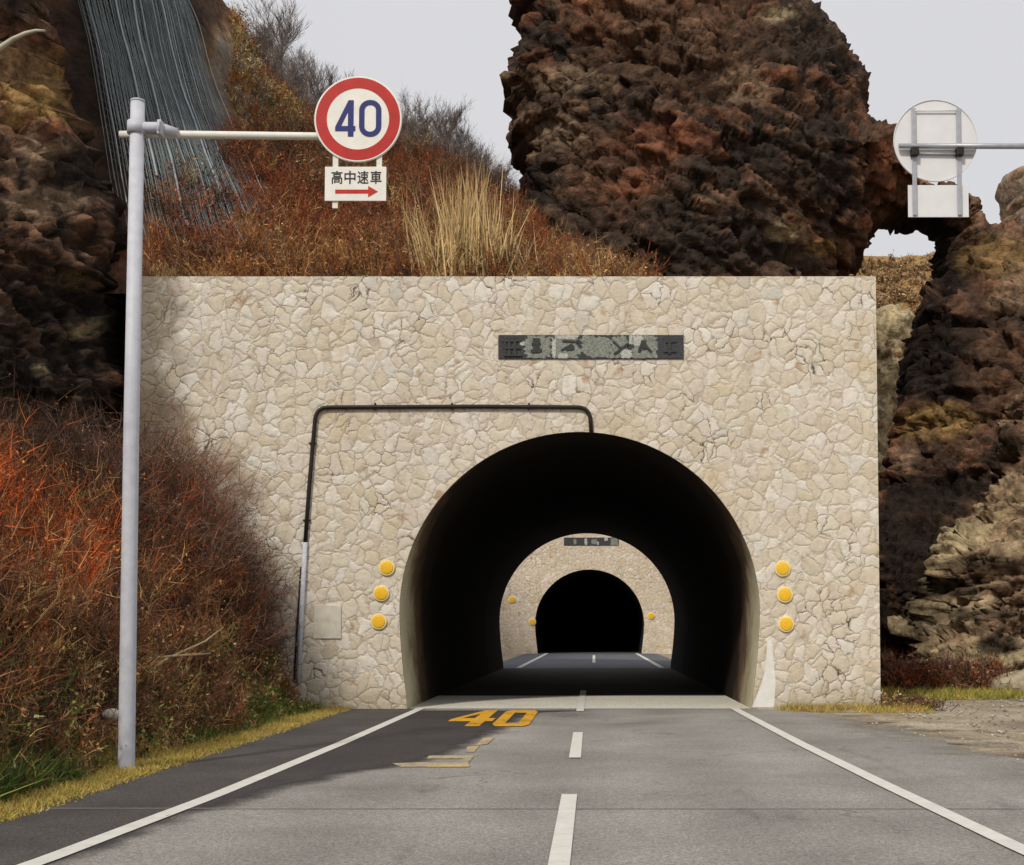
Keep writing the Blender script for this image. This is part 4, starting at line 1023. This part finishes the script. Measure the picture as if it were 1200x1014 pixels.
n = 430; px_ = rng.uniform(292, 628, n); t_ = rng.uniform(.93, 1.03, n); pt_ = hill_at(px_, t_)
brush('ridge_scrub', pt_, rng.uniform(.9, 2.1, n) * np.interp(px_, [292, 400, 540, 628], [.9, 1, .9, .5]), 9, 10, [(.22, .18, .16), (.16, .12, .10), (.28, .24, .22)], [3, 2, 2], .4, .010, 'grey brown bare scrub along the skyline of the hill')
# pampas-like dry reeds : separate clumps
def reed(px0, py0, label, n, hmax, w=.035, sp=.16, lx=0.0, t0=.035):
    pt0 = hill_at(np.array([float(px0)]), np.array([t0]))[0]
    o0 = empty('reed_clump', tuple(pt0), label, 'reeds', 'pale dry reed clumps on the wall top')
    B = rng.normal(size=(n, 3)) * np.array([.16, .12, 0]); d = np.stack([rng.normal(size=n) * sp + lx, rng.normal(size=n) * .12, np.ones(n)], 1); d /= np.linalg.norm(d, axis=1)[:, None]
    c = np.array((.56, .41, .20)) * rng.uniform(.7, 1.25, (n, 1))
    V, T, Cc = twigs(B, d, hmax * 1.42 * rng.uniform(.5, 1.0, n), np.full(n, w), rng.normal(size=(n, 3)) * .06, c)
    link('stems', mesh_np('stems', V, T, np.clip(Cc, 0, .9)), M['twig'], o0)
    m = n * 3; src = rng.integers(0, n, m); B2 = B[src] + d[src] * (rng.uniform(.1, .7, m) * hmax * .6)[:, None]
    d2 = d[src] + rng.normal(size=(m, 3)) * .35; d2 /= np.linalg.norm(d2, axis=1)[:, None]
    V, T, Cc = twigs(B2, d2, rng.uniform(.15, .45, m) * hmax * .6, np.full(m, w * .7), rng.normal(size=(m, 3)) * .3, c[src] * rng.uniform(.8, 1.2, (m, 1)))
    link('leaves', mesh_np('leaves', V, T, np.clip(Cc, 0, .9)), M['twig'], o0)
reed(505, 295, 'leftmost thin leaning clump of pale dry reeds on the wall top', 45, 1.75, lx=-.22, sp=.10)
reed(528, 300, 'tall pale dry reed clump, left of the two tallest on the wall top', 110, 1.9, sp=.11)
reed(550, 300, 'tallest pale dry reed clump in the middle of the wall top reeds', 150, 2.1, sp=.09)
reed(577, 300, 'pale dry reed clump nearest the rock stack on the wall top', 90, 1.6, sp=.12)
reed(603, 300, 'short thin pale reed clump at the foot of the rock stack', 34, 1.1, sp=.25)
reed(700, 300, 'single curved pale reed stalks before the dark rock', 9, 1.0, sp=.2)

# bare trees on the ridge
def bare_tree(px0, t0, h, label, seed, spread=.5):
    r_ = random.Random(seed); p0 = hill_at(np.array([float(px0)]), np.array([t0]))[0]
    t = empty('bare_tree', (p0[0], p0[1], p0[2] - .2), label, 'tree', 'bare trees along the hill ridge')
    tr = MB(); cr = MB()
    def grow(p, d, L_, r, lv):
        n = 4; pts_ = [p]; q = Vector(p); dd = Vector(d)
        for i in range(n):
            dd = (dd + Vector((r_.uniform(-.16, .16), r_.uniform(-.16, .16), r_.uniform(-.02, .12)))).normalized(); q = q + dd * L_ / n; pts_.append(q.copy())
        (tr if lv == 0 else cr).tube(pts_, [r * (1 - .6 * i / n) for i in range(n + 1)], 6 if lv == 0 else 4 if lv == 1 else 3, lv < 2)
        if lv >= 4: return
        for k in range(9 if lv == 0 else 6 if lv < 3 else 4):
            i = r_.randint(1 if lv else 1, n); a_ = r_.uniform(0, 2 * math.pi)
            nd = (dd * 1.0 + Vector((math.cos(a_), math.sin(a_), .25)) * spread * r_.uniform(.7, 1.5)).normalized()
            grow(pts_[i], nd, L_ * r_.uniform(.5, .78), max(r * .5, .006), lv + 1)
    grow(Vector((0, 0, 0)), Vector((r_.uniform(-.1, .1), 0, 1)), h * .46, .014 * h, 0)
    tr.build('trunk', M['bark'], t); cr.build('crown', M['twig_tree'], t)
TW = [(322, 1.0, 3.6, 'tallest bare tree standing up from the ridge left of the speed sign'), (345, 1.0, 2.6, 'slim bare tree just right of the tallest ridge tree'), (368, .99, 2.8, 'bare bushy tree immediately left of the speed sign disc'), (392, .98, 2.6, 'bare tree behind the speed sign disc'),
      (468, .99, 2.0, 'bare tree next right of the speed sign on the ridge'), (492, .99, 2.1, 'round bare tree right of the sign, second along the ridge'), (515, 1.0, 2.4, 'bare tree on the ridge above the left reeds'), (538, .99, 1.9, 'bare tree on the ridge above the tallest reeds'), (562, .99, 1.6, 'low bare tree on the falling ridge above the right reeds'), (586, .99, 1.4, 'lowest bare tree at the ridge end beside the rock stack'), (298, .99, 1.6, 'short bare tree highest up the steep slope at left')]
for k, (a_, b_, c_, l_) in enumerate(TW): bare_tree(a_, b_, c_ , l_, 100 + k, .55)

# rockfall net on the steep left face
t = empty('rockfall_net', tuple(hill_at(np.array([160.]), np.array([.1]))[0]), 'grey blue rockfall net draped down the steep rock face at upper left', 'net')
ol = Vector(t.location)
def netline(pa, pb_, ta, tb, n, lift):
    u_ = np.linspace(0, 1, n); a1 = pa + (pb_ - pa) * u_; x, y, z = hill_pt(a1, ta + (tb - ta) * u_); pp_ = np.stack([x, y, z], 1)
    d = hill_low(pp_, a1); pp_[:, 2] += d; pp_[:, 0] += d * .4 * (a1 < 400)
    return [tuple(Vector(p) + Vector((.05, -lift, lift)) - ol) for p in pp_]
mb = MB()
for k in range(190):
    a_ = -112 + k * 1.1; mb.tube(netline(a_, a_ + 240, .97, (.10 + .05 * math.sin(k * .7)), 22, .22), .0055, 3, False)
for k in range(110):
    tt = .12 + k * .0078; sh_ = -112 + (.97 - tt) / .87 * 240; mb.tube(netline(sh_, sh_ + 208, tt, tt, 22, .22), .0045, 3, False)
mb.build('wire_mesh', M['net'], t)
for k, a_ in enumerate((-96, -62, -30, -22, 4, 14, 44, 54, 92)):
    mb = MB(); mb.tube(netline(a_, a_ + 240, .97, .08 + .05 * (k % 3), 40, .27), (.030 if k in (1, 3, 5) else .014), 5, False); mb.build('rope', M['net_rope'], t)

# curved dead branch at the top left, pale litter, fallen stick, stones
q0 = [P(x, y, 21.5) for x, y in ((-30, 78), (0, 56), (15, 46), (30, 39), (42, 36), (53, 36))]
mb = MB(); mb.tube(q0, [.05, .045, .04, .034, .028, .018], 8); tag(mb.build('dead_branch', mat_plain('pale_branch', (.42, .40, .30), .8, 0, .2, 6)), 'pale curved branch sticking out of the cliff at top left', 'branch')
for (pts_, lab) in (([(162, 795), (200, 770), (240, 752), (262, 735)], 'long pale fallen stick slanting over the shrubs right of the pole'), ([(170, 772), (215, 768), (246, 766)], 'short pale stick below the long one in the shrubs')):
    mb = MB(); q0 = [P(x, y, 17.2 + .6 * i) for i, (x, y) in enumerate(pts_)]; mb.tube(q0, [.02, .018, .014, .008][:len(q0)], 6); tag(mb.build('stick', mat_plain('pale_stick', (.40, .30, .17), .85, 0, .2, 6)), lab, 'stick')
def stone(name, loc_, s, mat, label, cat, group=None, seed=1, sq=.65):
    bm = bmesh.new(); bmesh.ops.create_icosphere(bm, subdivisions=3, radius=1)
    V = np.array([v.co[:] for v in bm.verts]); d1, d2, r1 = worley(V * .9 + seed * 3.7); dd = 1 + .30 * (d1 - .5) + .16 * fbm(V * 1.8 + seed, 3)
    for v, p, k in zip(bm.verts, V, dd): v.co = Vector(p * k) * s; v.co.z *= sq
    me = bpy.data.meshes.new(name); bm.to_mesh(me); bm.free(); o = link(name, me, mat); o.location = loc_; return tag(o, label, cat, group)
pale = mat_plain('pale_stone', (.48, .45, .38), .9, 0, .2, 8, .01)
stone('pale_stone', P(132, 838, 15.1), .11, pale, 'small whitish stone in the weeds left of the pole foot', 'stone', seed=2)
rt = mat_plain('tan_boulder', (.34, .29, .20), .9, 0, .35, 4, .02)
for k, (x, y, s) in enumerate(((1178, 762, .42), (1192, 786, .5), (1215, 772, .6))):
    q0 = G(x, y + 22); q0 = (q0[0] * 33.2 / q0[1], 33.2, s * .4); stone('boulder', q0, s, rt, ('upper small tan boulder', 'lower tan boulder', 'large tan boulder')[k] + ' at the foot of the right rock', 'boulder', 'boulders at the right cliff foot', k + 5)
# loose gravel on the right
n = 2600; x = rng.uniform(4.6, 16, n); y = rng.uniform(9, 36, n); ok = x > np.interp(y, [2, 8, 15, 21, 24, 26], [7.2, 6.3, 5.5, 5.1, 4.8, 4.3]) - .3; ok &= ~((y > 25.8) & (x < 6.0)); x, y = x[ok], y[ok]; n = len(x)
oc = np.array([(1, 0, 0), (0, 1, 0), (-1, 0, 0), (0, -1, 0), (0, 0, .6), (0, 0, -.6)]); s = rng.uniform(.012, .05, n)
ang = rng.uniform(0, 6.28, n); ca, sa = np.cos(ang), np.sin(ang)
Vx = (oc[None] * s[:, None, None] * rng.uniform(.6, 1.3, (n, 6, 1))); V = np.stack([Vx[..., 0] * ca[:, None] - Vx[..., 1] * sa[:, None] + x[:, None], Vx[..., 0] * sa[:, None] + Vx[..., 1] * ca[:, None] + y[:, None], Vx[..., 2]], -1).reshape(-1, 3)
T = np.array([(0, 1, 4), (1, 2, 4), (2, 3, 4), (3, 0, 4), (1, 0, 5), (2, 1, 5), (3, 2, 5), (0, 3, 5)]); Fa = (np.arange(n)[:, None, None] * 6 + T[None]).reshape(-1, 3)
cc_ = np.repeat(np.array((.36, .33, .27)) * rng.uniform(.5, 1.4, (n, 1)), 6, 0)
tag(link('gravel', mesh_np('gravel', V, Fa, cc_), M['twig']), 'loose gravel scattered on the ground at right', 'gravel', None, 'stuff')
